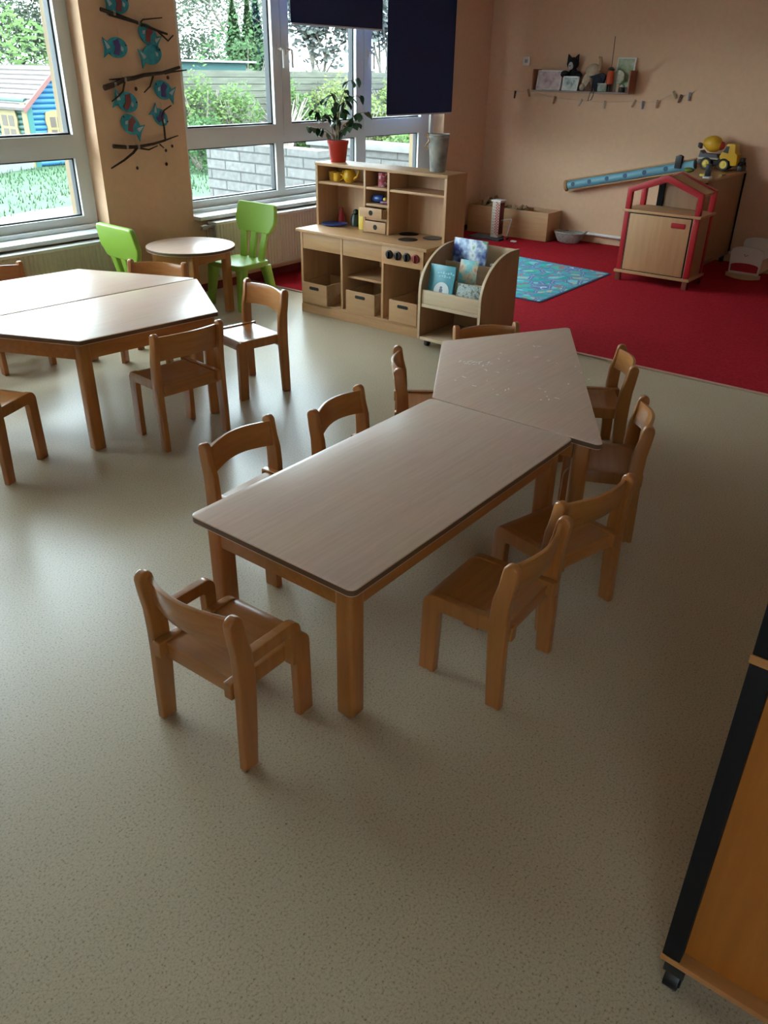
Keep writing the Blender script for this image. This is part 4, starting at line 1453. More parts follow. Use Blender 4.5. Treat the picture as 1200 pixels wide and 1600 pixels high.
# dark blue bag
bg_ = thing('cloth_pouch', 'dark blue cloth pouch with hanging cord loop next to the cream toy', 'bag', (8.17, 3.775, SZ))
c = MB()
c.ball((8.175, 3.775, SZ + .075), (.042, .062, .078))
c.prism([(3.872, SZ + .125), (3.745, SZ + .16), (3.70, SZ + .135), (3.73, SZ + .06)], 'x', 8.150, 8.190)
c.build('body', plain('navy_cloth', (.012, .018, .030), .9), bg_, .004)
MB().tube([(8.122, 3.795, SZ + .03), (8.116, 3.79, SZ - .03), (8.116, 3.805, SZ - .07), (8.116, 3.838, SZ - .082), (8.116, 3.83, SZ - .04), (8.12, 3.82, SZ + .02)], .004, 6).build('cord_loop', MT['black'], bg_)
# lantern on a thin rod
ln = thing('hanging_lantern', 'orange red paper lantern with green top and thin upright wire on shelf', 'lantern', (8.17, 3.655, SZ))
MB().lathe([(.018, .060), (.034, .070), (.038, .105), (.034, .165), (.020, .180), (0, .180)], 20, (8.155, 3.655, SZ)).build('body', plain('orange_red_paper', (.52, .07, .02), .6), ln)
MB().lathe([(0, .178), (.030, .178), (.034, .19), (.016, .208), (0, .21)], 16, (8.155, 3.655, SZ)).build('top', MT['leaf'], ln)
MB().tube([(8.155, 3.655, SZ + .20), (8.157, 3.66, SZ + .46)], .0032, 6).build('wire', MT['black'], ln)
MB().tube([(8.155, 3.655, SZ + .062), (8.155, 3.655, SZ + .001)], .008, 8).build('foot', MT['black'], ln)
bxs = thing('glass_box', 'low grey green box under the orange lantern on shelf', 'box', (8.15, 3.70, SZ))
MB().box((8.135, 3.672, SZ), (8.195, 3.765, SZ + .07)).build('body', plain('grey_green_box', (.17, .17, .11), .4, var=.4, vscale=30), bxs, .003)
MB().box((8.132, 3.669, SZ + .062), (8.198, 3.768, SZ + .072)).build('lid', plain('pale_box_lid', (.34, .33, .25), .4), bxs, .002)
j = thing('small_jar', 'small black jar with white lid at right end of shelf', 'jar', (8.15, 3.53, SZ))
MB().lathe([(.030, 0), (.032, .004), (.032, .035), (.024, .042), (0, .042)], 18, (8.16, 3.525, SZ)).build('body', MT['black'], j)
MB().ball((8.16, 3.525, SZ + .050), (.022, .022, .014)).build('lid', MT['white'], j)
pd_ = thing('round_plaque', 'round cream plaque leaning before the green picture', 'plaque', (8.19, 3.60, SZ))
T = Matrix.Translation((8.190, 3.585, SZ + .128)) @ Matrix.Rotation(-PI / 2 + .1, 4, 'Y')
MB().lathe([(0, -.006), (.055, -.006), (.058, 0), (.055, .006), (0, .006)], 26, T=T).build('disc', plain('cream_plaque', (.46, .42, .30), .6, var=.3, vscale=30), pd_)
MB().box((8.188, 3.573, SZ + .0), (8.197, 3.597, SZ + .075)).build('stand', MT['beech'], pd_)

# string with clothes pegs
pg = [(4.88, 1.405), (4.74, 1.372), (4.58, 1.392), (4.28, 1.335), (3.99, 1.322), (3.73, 1.312), (3.43, 1.330), (3.34, 1.320), (3.20, 1.334), (3.045, 1.415), (2.99, 1.385), (2.905, 1.405), (2.85, 1.44)]
tag(MB().tube([(8.266, y, z + .012) for y, z in pg], .0016, 5).build('string', MT['thread']), 'thin string sagging along the peach wall below the shelf', 'string')
pegm = [plain('peg_wood', (.40, .25, .13), .7), plain('peg_dark', (.10, .05, .03), .7), plain('peg_pale', (.5, .42, .34), .7), plain('peg_blue_grey', (.22, .25, .32), .7)]
pl_lab = {0: 'plain wooden clothes peg on the string below the wall shelf', 1: 'dark brown clothes peg on the string below the wall shelf', 2: 'pale clothes peg on the string below the wall shelf', 3: 'blue grey clothes peg on the string below right end of shelf'}
first = {}
for i, (y, z) in enumerate(pg[1:-1]):
    kk = (1, 0, 0, 2, 2, 0, 3, 0, 0, 1, 3)[i]
    if kk not in first:
        r = thing('clothes_peg', '', 'clothes peg')
        for s in (-1, 1):
            MB().prism([(-.004 + s * .006, .035), (.004 + s * .006, .035), (.0025 + s * .003, -.035), (-.0035 + s * .003, -.035)], 'x', -.005, .005).build('jaw', pegm[kk], r)
        MB().tube([(0, -.010, .004), (0, .010, .004)], .004, 8).build('spring', MT['zinc'], r)
        first[kk] = r
    else:
        r = copy_tree(first[kk])
    r.location = (8.266, y, z - .008)
    r.rotation_euler = ((.12, -.3, .25, .5, .05, .5, 0, .1, -.5, .3, 0)[i], 0, 0)
    r['label'] = pl_lab[kk]
    r['category'] = 'clothes peg'
    r['group'] = 'clothes pegs on the string'

# ================================================================== FISH AND BRANCHES ON THE PILLAR
YP = WY


def branch(label, polys, r0):
    m_ = MB()
    m2 = MB()
    for k, (pts, r) in enumerate(polys):
        P = [(x, YP - .028 - (.004 * (i % 2)), z) for i, (x, z) in enumerate(pts)]
        n = len(P)
        (m_ if k == 0 else m2).tube(P, [r * (1 - .45 * i / max(1, n - 1)) for i in range(n)], 7)
    root = thing('twig_branch', label, 'branch', (polys[0][0][0][0], YP - .028, polys[0][0][0][1]), 0, 'branches on the pillar')
    m_.build('stick', MT['bark'], root)
    m2.build('side_twigs', MT['bark'], root)
    t = MB()
    for k in (1, 2):
        x, z = polys[0][0][min(k, len(polys[0][0]) - 1)]
        for q in range(3):
            t.tube([(x + q * .006 - .006, YP - .047, z - .012), (x + q * .006 - .006, YP - .047, z + .012), (x + q * .006 - .004, YP - .012, z + .015), (x + q * .006 - .004, YP - .012, z - .015)], .0016, 5)
        t.tube([(x, YP - .012, z + .01), (x + .004, YP - .002, z + .05)], .0012, 5)
    t.build('thread_wrap', MT['thread'], root)


branch('topmost dark twig branch slanting down to the right on pillar', [
    ([(3.552, 1.876), (3.64, 1.857), (3.822, 1.816), (3.978, 1.775), (4.055, 1.759)], .012),
    ([(3.61, 1.852), (3.72, 1.83), (3.838, 1.808)], .010), ([(3.838, 1.812), (3.864, 1.834), (4.026, 1.852)], .006), ([(3.978, 1.775), (4.054, 1.719), (4.106, 1.754)], .007)], .012)
branch('middle and thickest dark branch rising to the right on pillar', [
    ([(3.502, 1.439), (3.58, 1.458), (3.662, 1.487), (3.74, 1.496), (3.827, 1.514), (3.978, 1.528), (4.133, 1.563)], .018),
    ([(3.671, 1.493), (3.545, 1.487)], .007), ([(3.667, 1.48), (3.640, 1.42), (3.611, 1.395), (3.544, 1.36)], .007), ([(3.9, 1.507), (3.863, 1.447), (3.811, 1.41)], .007), ([(4.0, 1.525), (4.06, 1.535), (4.195, 1.547)], .008)], .018)
branch('lowest forked branch with upright twig at its right end on pillar', [
    ([(3.51, 1.093), (3.61, 1.082), (3.703, 1.079), (3.836, 1.091), (3.946, 1.11)], .014),
    ([(3.70, 1.075), (3.66, 1.045), (3.58, 1.002), (3.469, .960)], .010), ([(3.946, 1.11), (3.944, 1.196), (3.935, 1.26), (3.96, 1.30), (4.027, 1.328)], .008),
    ([(3.71, 1.072), (3.793, 1.057), (3.873, 1.078)], .007), ([(3.946, 1.11), (4.059, 1.135)], .006), ([(3.893, 1.087), (3.924, 1.061)], .006)], .014)


def fish(label, x, z, ang, flip, band, L_=.20, foil=True):
    root = thing('card_fish', label, 'fish ornament', (x, YP - .02, z), 0, 'turquoise fish on the pillar')
    F = Matrix.Diagonal((-1 if flip else 1, 1, 1, 1))
    T = Matrix.Translation((x, YP - .02, z)) @ Matrix.Rotation(-ang, 4, 'Y') @ F
    L_ *= 1.12
    a, bb = L_ * .33, L_ * .245
    body = [(a * math.cos(t) - .018, bb * math.sin(t)) for t in [-2.75 + 5.5 * i / 20 for i in range(21)]]
    tail = [(-.018 - a * .75, bb * .42), (-L_ * .50, L_ * .24), (-L_ * .47, 0), (-L_ * .52, -L_ * .25), (-.018 - a * .75, -bb * .42)]
    poly = body + tail
    MB().prism(poly, 'y', -.004, .004, T=T).build('body', MT['fish'], root, .001)
    if band:
        q = [(-.05, -bb * .62), (-.012, -bb * .80), (.006, bb * .2), (-.008, bb * .85), (-.045, bb * .62), (-.034, 0)]
        MB().prism(q, 'y', -.008, -.0042, T=T).build('band', band, root)
    if foil:
        q = [(-L_ * .46, L_ * .17), (-L_ * .33, L_ * .05), (-L_ * .30, .0), (-L_ * .40, -.01)]
        MB().prism(q, 'y', -.0065, -.0042, T=T).build('foil', MT['foil'], root)
        q = [(.012, .012), (.030, -.004), (.022, -.022), (.008, -.012)]
        MB().prism(q, 'y', -.0065, -.0042, T=T).build('scale', MT['foil'], root)
    MB().lathe([(.006, 0), (.006, .002), (0, .002)], 12, T=T @ Matrix.Translation((a * .62, -.004, bb * .25)) @ Matrix.Rotation(PI / 2, 4, 'X')).build('eye', MT['black'], root)
    MB().tube([(x, YP - .02, z + bb * .8), (x + .003, YP - .02, z + bb + .05), (x + .003, YP - .001, z + bb + .055)], .0012, 5).build('thread', MT['thread'], root)


fish('topmost turquoise card fish, cut off by the upper picture edge', 3.715, 1.915, .1, False, MT['fish_red'], .21)
fish('turquoise card fish with red middle just below the topmost branch', 3.885, 1.760, -.55, True, MT['fish_red'], .21)
fish('turquoise card fish with violet band at left below the topmost branch', 3.662, 1.669, .0, False, MT['fish_violet'], .215)
fish('plain turquoise card fish at right above the thickest branch', 3.935, 1.640, .25, False, None, .215)
fish('turquoise card fish with violet stripes below right end of the thickest branch', 3.960, 1.430, -.35, True, MT['fish_violet'], .21)
fish('turquoise card fish with dark red band below left part of the thickest branch', 3.690, 1.350, -.25, False, MT['fish_red'], .22)
fish('turquoise card fish with red band and drooping tail above the lowest branch', 3.660, 1.228, -.55, True, MT['fish_red'], .215)
fish('turquoise card fish behind the upright twig of the lowest branch', 3.945, 1.245, -.7, False, MT['fish_violet'], .18)
pods = [(4.033, 1.500, .012), (3.757, 1.432, .013), (3.690, .945, .011), (3.943, .954, .012), (4.010, 1.068, .011), (3.951, 1.043, .011)]
labs = ['tiny dark bead hanging right under the thickest branch', 'tiny dark bead hanging above the left fish', 'lowest tiny dark bead at left below the branches', 'lowest tiny dark bead at right below the branches', 'tiny dark bead at right end of the lowest branch', 'tiny dark bead just under the lowest branch']
for (x, z, r), lb in zip(pods, labs):
    o = thing('hanging_bead', lb, 'bead', (x, YP - .016, z), 0, 'beads hanging on the pillar')
    MB().ball((x, YP - .016, z), (r * .8, r * .8, r), 10, 7).build('bead', MT['bark'], o)
    MB().tube([(x, YP - .016, z + r * .8), (x + .002, YP - .004, z + .07)], .0011, 5).build('thread', MT['thread'], o)

# ================================================================== FOREGROUND CABINET
fc = thing('storage_cabinet', 'tall wooden cabinet with black edge strips on castors at lower right, closest to camera', 'cabinet', (1.36, -.40, 0))
fx0, fx1, fy0, fy1 = 1.072, 1.50, -.92, .140
orange = wood('orange_beech_panel', (.36, .108, .011), (.43, .135, .016), .45, 2, 8, 12, .12)
obo = wood('orange_beech_edge', (.42, .17, .05), (.48, .21, .07), .45, 1, 8, 12, .12)
MB().box((fx0, fy0, .085), (fx1, fy1, .100)).build('bottom_board', obo, fc, .003)
MB().box((fx0, fy0, .808), (fx1, fy1, .824)).build('middle_board', obo, fc, .003)
MB().box((fx0, fy0, 1.12), (fx1, fy1, 1.14)).build('top_board', obo, fc, .003)
for z0, z1 in ((.100, .808), (.824, 1.12)):
    for y0 in (fy1 - .036, fy0):
        for x0 in (fx0 + .002, fx1 - .038):
            MB().box((x0, y0, z0), (x0 + .036, y0 + .034, z1)).build('edge_post', MT['navy'], fc, .002)
    MB().box((fx0 + .030, fy0 + .034, z0), (fx0 + .042, fy1 - .036, z1)).build('side_panel', orange, fc)
    MB().box((fx0 + .042, fy0 + .010, z0), (fx1 - .01, fy0 + .022, z1)).build('back_panel', orange, fc)
    MB().box((fx0 + .042, fy1 - .026, z0), (fx1 - .01, fy1 - .014, z1)).build('front_panel', orange, fc)
for x in (fx0 + .028, fx1 - .04):
    for y in (fy0 + .06, fy1 - .030):
        c = MB()
        c.tube([(x, y - .014, .026), (x, y + .014, .026)], .026, 18)
        c.box((x - .020, y - .020, .05), (x + .020, y + .020, .085))
        c.box((x - .018, y - .018, .02), (x + .010, y - .0145, .06))
        c.build('castor', MT['black'], fc, .003)

# ================================================================== OUTSIDE
GZ = -.15
grassm = ramp_mat('lawn', [(.25, (.008, .030, .007)), (.5, (.014, .046, .012)), (.72, (.028, .064, .020))], 3.0, .9, detail=8)
struct(MB().box((-40, -30, GZ - .3), (60, 70, GZ)).build('ground', grassm, smooth=False))
pv = MB().prism([(-6, 5.52), (14, 5.52), (14, 7.2), (9.2, 9.3), (7.9, 10.35), (6.0, 10.6), (4.2, 9.9), (2.2, 8.6), (-6, 8.0)], 'z', GZ - .05, GZ + .012)
struct(pv.build('trim_4', plain('pale_concrete', (.16, .155, .145), .9, var=.12, vscale=2), smooth=False))
blade = MB()
rs = random.Random(3)
for i in range(5200):
    x, y = rs.uniform(4.5, 13.5), rs.uniform(9.0, 16.5)
    if y < 10.7 - .25 * abs(x - 7) and x > 3:
        continue
    a_ = rs.uniform(0, PI)
    hgt = rs.uniform(.03, .09)
    dx, dy = .012 * math.cos(a_), .012 * math.sin(a_)
    blade.add([(x - dx, y - dy, GZ), (x + dx, y + dy, GZ), (x + rs.uniform(-.03, .03), y + rs.uniform(-.03, .03), GZ + hgt)], [(0, 1, 2)])
o = blade.build('grass', plain('grass_blade', (.014, .046, .011), .8, var=.4, vscale=2), None, smooth=False)
tag(o, 'short green lawn grass outside the windows', 'grass', None, 'stuff')

# block retaining walls
bw = block_mat('grey_stone_blocks', (.105, .10, .095), (.085, .082, .078), (.03, .03, .028), 1.0, .62, .135)
sw = thing('stone_wall', 'grey stone block wall running away just outside the right window', 'wall', (8.65, 8.8, GZ))
MB().box((8.50, 7.75, GZ), (8.80, 9.96, .62)).build('block_wall', bw, sw)
sw = thing('stone_wall', 'farther grey stone block wall with flat pale coping behind play kitchen window', 'wall', (10.5, 8.0, GZ))
MB().box((10.35, 5.7, GZ), (10.65, 9.6, .50)).build('block_wall', bw, sw)
MB().box((10.30, 5.7, .50), (10.70, 9.65, .60)).build('coping', plain('pale_coping', (.14, .135, .125), .9, var=.15), sw, .01)

# playhouse
ph = thing('playhouse', 'small blue and green log playhouse with red trimmed roof on the lawn', 'playhouse', (9.5, 16.0, GZ))
hx0_, hx1_, hy0_, hy1_ = 8.92, 10.25, 15.35, 17.6
ez, rz_ = .93, 1.45
hm = (hx0_ + hx1_) / 2
blue = plain('bright_blue_paint', (.006, .075, .17), .6)
teal = plain('dark_green_paint', (.006, .035, .026), .6)
teal2 = plain('teal_paint', (.008, .085, .08), .6)
cream_y = plain('yellow_cream_paint', (.17, .125, .05), .6)
gb = MB()
k = 0
z = GZ
while z < rz_ - .04:
    r = .052
    zc_ = z + r
    ins_ = 0 if zc_ < ez else (zc_ - ez) / (rz_ - ez) * (hx1_ - hx0_) / 2
    gb.tube([(hx0_ + ins_, hy0_, zc_), (hx1_ - ins_, hy0_, zc_)], r, 12)
    z += .088
gb.build('gable_wall', blue, ph)
fw_ = MB()
z = GZ
while z < ez:
    fw_.tube([(hx0_, hy0_, z + .052), (hx0_, hy1_, z + .052)], .052, 12)
    z += .088
fw_.build('front_wall', teal, ph)
MB().box((hx0_ + .05, hy0_ + .05, GZ), (hx1_ - .05, hy1_ - .05, ez)).build('inner_wall', teal, ph)
MB().box((hx0_ - .055, hy0_ - .07, GZ), (hx0_ + .06, hy0_ - .045, ez + .02)).build('corner_board', teal2, ph)
MB().box((hx0_ - .075, hy0_ - .07, GZ), (hx0_ - .05, hy0_ + .08, ez + .0)).build('corner_board', cream_y, ph)
roofm = plain('pale_roof_board', (.095, .075, .072), .8, var=.1)
ov = .14
sl_ = Vector((hm - hx0_, 0, rz_ - ez))
e0 = Vector((hx0_, 0, ez)) - sl_ * .22
rd = MB()
for i in range(9):
    a_ = e0 + (Vector((hm, 0, rz_ + .06)) - e0) * (i / 9)
    b_ = e0 + (Vector((hm, 0, rz_ + .06)) - e0) * ((i + .97) / 9)
    vs = [(a_.x - .01, hy0_ - ov, a_.z + .045), (b_.x, hy0_ - ov, b_.z + .02), (b_.x, hy1_ + ov, b_.z + .02), (a_.x - .01, hy1_ + ov, a_.z + .045),
          (a_.x, hy0_ - ov, a_.z), (b_.x, hy0_ - ov, b_.z), (b_.x, hy1_ + ov, b_.z), (a_.x, hy1_ + ov, a_.z)]
    rd.add(vs, [(0, 1, 2, 3), (4, 7, 6, 5), (0, 4, 5, 1), (1, 5, 6, 2), (2, 6, 7, 3), (3, 7, 4, 0)])
rd.build('roof_slope', roofm, ph, smooth=False)
e1 = Vector((hx1_ + (hx0_ - e0.x), 0, e0.z))
MB().add([(hm, hy0_ - ov, rz_ + .06), (e1.x, hy0_ - ov, e1.z), (e1.x, hy1_ + ov, e1.z), (hm, hy1_ + ov, rz_ + .06),
          (hm, hy0_ - ov, rz_ + .10), (e1.x, hy0_ - ov, e1.z + .04), (e1.x, hy1_ + ov, e1.z + .04), (hm, hy1_ + ov, rz_ + .10)],
         [(0, 1, 2, 3), (4, 7, 6, 5), (0, 4, 5, 1), (1, 5, 6, 2), (2, 6, 7, 3), (3, 7, 4, 0)]).build('roof_slope', roofm, ph, smooth=False)
for ee in (e0, e1):
    vs = []
    for y in (hy0_ - ov - .03, hy0_ - ov):
        vs += [(ee.x, y, ee.z - .05), (hm, y, rz_ + .01), (hm, y, rz_ + .10), (ee.x, y, ee.z + .05)]
    MB().add(vs, [(0, 1, 2, 3), (7, 6, 5, 4), (0, 4, 5, 1), (1, 5, 6, 2), (2, 6, 7, 3), (3, 7, 4, 0)]).build('barge_board', plain('faded_red_paint', (.12, .045, .04), .7), ph)


def ph_window(axis, c, w_, h_, z0):
    f = MB()
    hw = w_ / 2
    outer = [(c - hw - .05, z0 - .05), (c + hw + .05, z0 - .05), (c + hw + .08, z0 + h_ * .25), (c + hw + .05, z0 + h_ * .5), (c + hw + .08, z0 + h_ * .8), (c + hw + .05, z0 + h_ + .06),
             (c, z0 + h_ + .09), (c - hw - .05, z0 + h_ + .06), (c - hw - .08, z0 + h_ * .8), (c - hw - .05, z0 + h_ * .5), (c - hw - .08, z0 + h_ * .25)]
    p = (hx0_ - .075, hx0_ - .05) if axis == 'x' else (hy0_ - .075, hy0_ - .05)
    f.prism(outer, axis, *p)
    fo = f.build('window_frame', cream_y, ph)
    g = MB()
    for sx_ in (-1, 1):
        for q in (0, 1):
            a_ = c + sx_ * hw * .5
            g.prism([(a_ - hw * .38, z0 + q * h_ * .52), (a_ + hw * .38, z0 + q * h_ * .52), (a_ + hw * .38, z0 + q * h_ * .52 + h_ * .42), (a_ - hw * .38, z0 + q * h_ * .52 + h_ * .42)], axis, p[0] - .004, p[0] + .001)
    g.build('window_pane', plain('dark_window', (.06, .04, .03), .5), fo)


ph_window('x', 15.95, .48, .44, .30)
ph_window('x', 17.0, .48, .44, .30)
ph_window('y', 9.44, .30, .42, .30)
fwhite = plain('weathered_white_paint', (.16, .16, .16), .7)
pf = thing('picket_fence', 'low white picket fence in front of the playhouse', 'fence', (8.2, 15.0, GZ))
m_ = MB()
for i in range(22):
    x, y = 6.6 + i * .1, 14.28 + i * .044
    m_.box((x, y, GZ), (x + .075, y + .02, .24))
m_.build('pickets', fwhite, pf)
MB().add([(6.6, 14.31, .05), (8.8, 15.28, .05), (8.8, 15.28, .11), (6.6, 14.31, .11), (6.6, 14.34, .05), (8.8, 15.31, .05), (8.8, 15.31, .11), (6.6, 14.34, .11)],
         [(0, 1, 2, 3), (7, 6, 5, 4), (0, 4, 5, 1), (1, 5, 6, 2), (2, 6, 7, 3), (3, 7, 4, 0)]).build('rail', fwhite, pf)
# plank fence
fm = ramp_mat('weathered_plank', [(.3, (.055, .055, .042)), (.6, (.08, .082, .06)), (.8, (.095, .10, .07))], 2.0, .9, detail=5, mscale=(1, 1, 8))
fn_ = thing('plank_fence', 'long weathered horizontal plank fence beyond the lawn', 'fence', (17, 14.3, GZ))
m_ = MB()
zz_ = GZ
while zz_ < 1.45:
    m_.box((11.2, 14.2, zz_), (27, 14.225, zz_ + .118))
    zz_ += .1285
m_.build('planks', fm, fn_, smooth=False)
MB().box((11.2, 14.226, GZ), (27, 14.234, 1.44)).build('plank_gap_shade', plain('painted_gap_shade', (.02, .021, .016), .9), fn_)  # dark sheet added so the gaps between planks read as shaded lines
for i in range(8):
    MB().box((11.4 + i * 2.1, 14.235, GZ), (11.5 + i * 2.1, 14.33, 1.55)).build('post', fm, fn_)
shd = thing('garden_shed', 'low teal garden shed with white flat roof edge behind the plank fence', 'shed', (14.8, 16.4, GZ))
MB().box((11.6, 15.9, GZ), (15.0, 17.4, 1.66)).build('walls', plain('teal_shed_paint', (.012, .06, .058), .7), shd)
MB().box((11.4, 15.75, 1.66), (15.2, 17.5, 1.70)).build('roof', fwhite, shd)


def leaf_cloud(c, r, n, size, seed, squash=1.0):
    rs = random.Random(seed)
    m_ = MB()
    for i in range(n):
        while True:
            p = Vector((rs.uniform(-1, 1), rs.uniform(-1, 1), rs.uniform(-1, 1)))
            if .25 < p.length < 1:
                break
        lump = 1 + .22 * math.sin(p.x * 5 + seed) * math.sin(p.y * 4 + 2) + .15 * math.sin(p.z * 7)
        q = Vector((c[0] + p.x * r[0] * lump, c[1] + p.y * r[1] * lump, c[2] + p.z * r[2] * lump))
        u = Vector((rs.gauss(0, 1), rs.gauss(0, 1), rs.gauss(0, 1))).normalized()
        w_ = u.orthogonal().normalized()
        s = size * rs.uniform(.5, 1.4)
        m_.add([q - u * s, q + w_ * s * .5, q + u * s, q - w_ * s * .5], [(0, 1, 2, 3)])
    return m_


def leafmat(name, c1, c2):
    m = ramp_mat(name, [(.3, c1), (.7, c2)], 3.5, .8, detail=4)
    m.node_tree.nodes['Principled BSDF'].inputs['Specular IOR Level'].default_value = .15
    return m


lm1 = leafmat('spring_green_leaves', (.035, .075, .018), (.075, .115, .035))
lm2 = leafmat('mid_green_leaves', (.018, .05, .016), (.045, .085, .03))
lm3 = leafmat('yellow_green_leaves', (.07, .10, .022), (.11, .13, .045))
lm4 = leafmat('conifer_leaves', (.050, .095, .042), (.085, .140, .060))
lm5 = leafmat('blue_conifer_leaves', (.030, .062, .055), (.055, .098, .082))
lm6 = leafmat('blossom', (.045, .055, .04), (.15, .155, .15))
lm7 = leafmat('hazy_spring_leaves', (.030, .045, .026), (.065, .085, .052))
twm = plain('grey_twig_bark', (.20, .17, .14), .9)


def bush(name, label, cat_, x, y, w_, h_, n, size, mat, seed, grp=None, z0=GZ):
    o = thing(name, label, cat_, (x, y, GZ), 0, grp)
    leaf_cloud((x, y, z0 + h_ * .54), (w_ / 2, min(w_ / 2.6, .42 if cat_ == 'shrub' else 9), h_ * .58), int(n * (1.5 if cat_ == 'shrub' else 1)), size, seed).build('foliage', mat, o, smooth=False)
    t = MB()
    rs = random.Random(seed)
    for k in range(7):
        a_ = rs.uniform(0, 2 * PI)
        t.tube([(x, y, GZ), (x + .2 * w_ * math.cos(a_), y + .15 * w_ * math.sin(a_), z0 + h_ * .45), (x + .4 * w_ * math.cos(a_), y + .3 * w_ * math.sin(a_), z0 + h_ * .85)], [.03, .02, .008], 5)
    t.build('stems', twm, o)


G1 = 'shrubs in front of the plank fence'
bush('shrub', 'bright green shrub growing before the plank fence, left of the twiggy one', 'shrub', 12.4, 13.5, 1.1, 1.35, 1500, .045, lm1, 11, G1)
bush('shrub', 'low green shrub at the left foot of the plank fence', 'shrub', 11.35, 13.3, .9, .9, 900, .045, lm2, 12, G1)
bush('shrub', 'low green shrub right of the twiggy bush', 'shrub', 14.9, 13.4, 1.3, 1.0, 1200, .045, lm1, 13, G1)
bush('shrub', 'yellow green shrub seen through the middle pane', 'shrub', 16.4, 13.4, 1.6, 1.15, 1500, .05, lm3, 14, G1)
bush('shrub', 'dense green shrub seen behind the houseplant', 'shrub', 18.6, 13.3, 2.2, .95, 1700, .05, lm2, 15, G1)
bush('shrub', 'low dark shrub at the end of the stone wall', 'shrub', 10.6, 12.6, 1.3, .75, 900, .04, lm2, 16, G1)
bush('shrub', 'green hedge shrub beyond the farther stone wall', 'shrub', 13.2, 9.4, 2.2, .85, 1500, .05, lm1, 17, G1)
bush('hedge', 'tall light green hedge behind the playhouse', 'hedge', 9.8, 21.5, 7.5, 3.1, 6500, .085, lm1, 18)
bush('bush', 'rounded green bush above the teal shed, below the conifers', 'bush', 16.9, 18.0, 2.6, 2.75, 2200, .06, lm2, 19)
bush('bush', 'pale hazy bush mass at far left behind the shed', 'bush', 15.6, 26.0, 5.0, 5.2, 13000, .08, lm7, 61)
bush('bush', 'pale hazy bush mass at far right behind the conifers', 'bush', 22.5, 26.0, 6.0, 5.0, 13000, .08, lm7, 62)
bush('bush', 'yellow green bush left behind the plank fence', 'bush', 13.4, 19.0, 1.8, 2.7, 1500, .06, lm3, 20)
bush('shrub', 'tall climbing green shrub covering the fence left of the mullion', 'shrub', 15.7, 13.75, 1.5, 1.5, 1900, .045, lm3, 51, G1)
bush('shrub', 'green climber hanging over the left fence boards by the pillar', 'shrub', 11.75, 13.8, 1.0, 1.55, 1100, .045, lm1, 52, G1)
bush('shrub', 'green climber on the fence just right of the twiggy bush', 'shrub', 14.35, 13.85, .9, 1.45, 1100, .045, lm1, 53, G1)
bush('shrub', 'tall yellow green shrub on the fence behind the houseplant', 'shrub', 18.2, 13.8, 2.0, 1.5, 1800, .05, lm3, 54, G1)
bush('shrub', 'green shrub on the fence beside the long blind', 'shrub', 20.8, 13.7, 2.0, 1.3, 1500, .05, lm1, 55, G1)
tb_ = thing('twiggy_bush', 'bare grey twiggy bush in front of the plank fence', 'bush', (13.6, 13.3, GZ))
t = MB()
rs = random.Random(8)
for k in range(70):
    a_ = rs.uniform(0, 2 * PI)
    rr = rs.uniform(.1, .55)
    t.tube([(13.6 + .1 * math.cos(a_), 13.3, GZ), (13.6 + rr * .6 * math.cos(a_), 13.3 + rr * .4 * math.sin(a_), .5), (13.6 + rr * 1.3 * math.cos(a_ + .3), 13.3 + rr * .6 * math.sin(a_), rs.uniform(.6, 1.05))], [.012, .009, .004], 4)
t.build('twigs', plain('pale_twig', (.36, .30, .26), .9), tb_)
G2 = 'columnar conifers behind the garden'
for x, y, w_, h_, mt, sd, lb in ((18.45, 20.0, .60, 3.35, lm4, 31, 'left columnar green conifer of the row behind the garden'), (19.02, 20.0, .58, 3.42, lm4, 32, 'middle columnar green conifer of the row behind the garden'),
                                 (19.95, 20.6, .62, 3.60, lm5, 33, 'dark bluish conifer at right of the row')):
    o = thing('conifer', lb, 'tree', (x, y, GZ), 0, G2)
    rs = random.Random(sd)
    m_ = MB()
    for i in range(7000):
        t_ = rs.random() ** 1.2
        rr = w_ / 2 * (1 - t_ ** 3) * rs.uniform(.55, 1.05)
        a_ = rs.uniform(0, 2 * PI)
        q = Vector((x + rr * math.cos(a_), y + rr * math.sin(a_), GZ + .1 + t_ * h_))
        u = Vector((rs.gauss(0, .5), rs.gauss(0, .5), 1)).normalized()
        w2 = u.orthogonal()
        s = rs.uniform(.04, .10)
        m_.add([q - u * s, q + w2 * s * .4, q + u * s, q - w2 * s * .4], [(0, 1, 2, 3)])
    m_.lathe([(w_ * .40 * (1 - t ** 3) , .1 + t * h_ * .97) for t in (0, .2, .4, .6, .8, .92, 1)], 10, (x, y, GZ))
    m_.build('foliage', mt, o, smooth=False)
    MB().tube([(x, y, GZ), (x, y, GZ + h_ * .9)], [.06, .02], 6).build('trunk', twm, o)


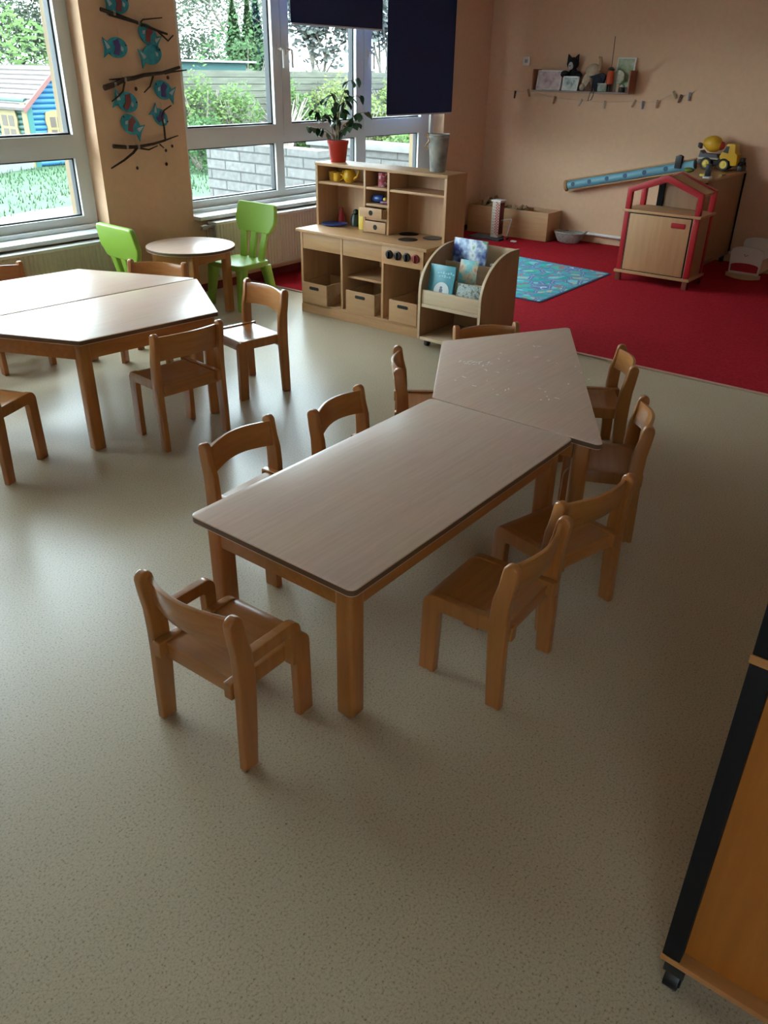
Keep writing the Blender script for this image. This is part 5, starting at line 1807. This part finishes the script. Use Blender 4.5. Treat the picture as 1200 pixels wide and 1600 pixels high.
def bare_tree(label, x, y, h_, seed, mat_leaf=None, nleaf=0, lsize=.05, spread=.55, grp=None):
    o = thing('tree', label, 'tree', (x, y, GZ), 0, grp)
    rs = random.Random(seed)
    t = MB()
    tips = []

    def grow(p, d, ln, r, lev):
        q = p + d * ln
        mid = p.lerp(q, .5) + Vector((rs.uniform(-.05, .05), rs.uniform(-.05, .05), 0)) * ln
        t.tube([p, mid, q], [r, r * .85, r * .65], 5)
        tips.append(q)
        tips.append(mid)
        if lev == 0:
            return
        for _ in range(3 if lev > 1 else 2):
            nd = (d + Vector((rs.gauss(0, spread), rs.gauss(0, spread), rs.uniform(-.05, .35)))).normalized()
            grow(q if rs.random() < .6 else mid, nd, ln * rs.uniform(.6, .85), r * .58, lev - 1)
    grow(Vector((x, y, GZ)), Vector((rs.uniform(-.1, .1), 0, 1)).normalized(), h_ * .36, h_ * .016, 5)
    t.build('branches', twm, o)
    if nleaf:
        m_ = MB()
        for i in range(nleaf):
            q = rs.choice(tips[4:]) + Vector((rs.gauss(0, .16), rs.gauss(0, .16), rs.gauss(0, .16)))
            u = Vector((rs.gauss(0, 1), rs.gauss(0, 1), rs.gauss(0, 1))).normalized()
            w2 = u.orthogonal()
            s = lsize * rs.uniform(.5, 1.3)
            m_.add([q - u * s, q + w2 * s * .6, q + u * s, q - w2 * s * .6], [(0, 1, 2, 3)])
        m_.build('foliage', mat_leaf, o, smooth=False)


G3 = 'spring trees beyond the garden'
bare_tree('pale budding tree at left behind the shed roof', 15.2, 22.0, 5.0, 41, lm7, 6000, .05, grp=G3)
bare_tree('bare branched tree left of the conifers', 17.2, 24.5, 6.0, 42, lm7, 5000, .05, grp=G3)
bare_tree('bare tree right behind the dark conifer', 21.6, 23.0, 6.0, 43, lm7, 3500, grp=G3)
bare_tree('white blossoming tree seen under the short blind', 17.9, 16.4, 4.8, 44, lm6, 16000, .075, grp=G3)
bare_tree('pale blossoming tree further right beside the long blind', 21.3, 16.8, 4.8, 45, lm6, 5000, .08, grp=G3)
bare_tree('thin bare tree above the playhouse hedge', 11.3, 26.0, 6.0, 46, lm1, 500, .06, grp=G3)
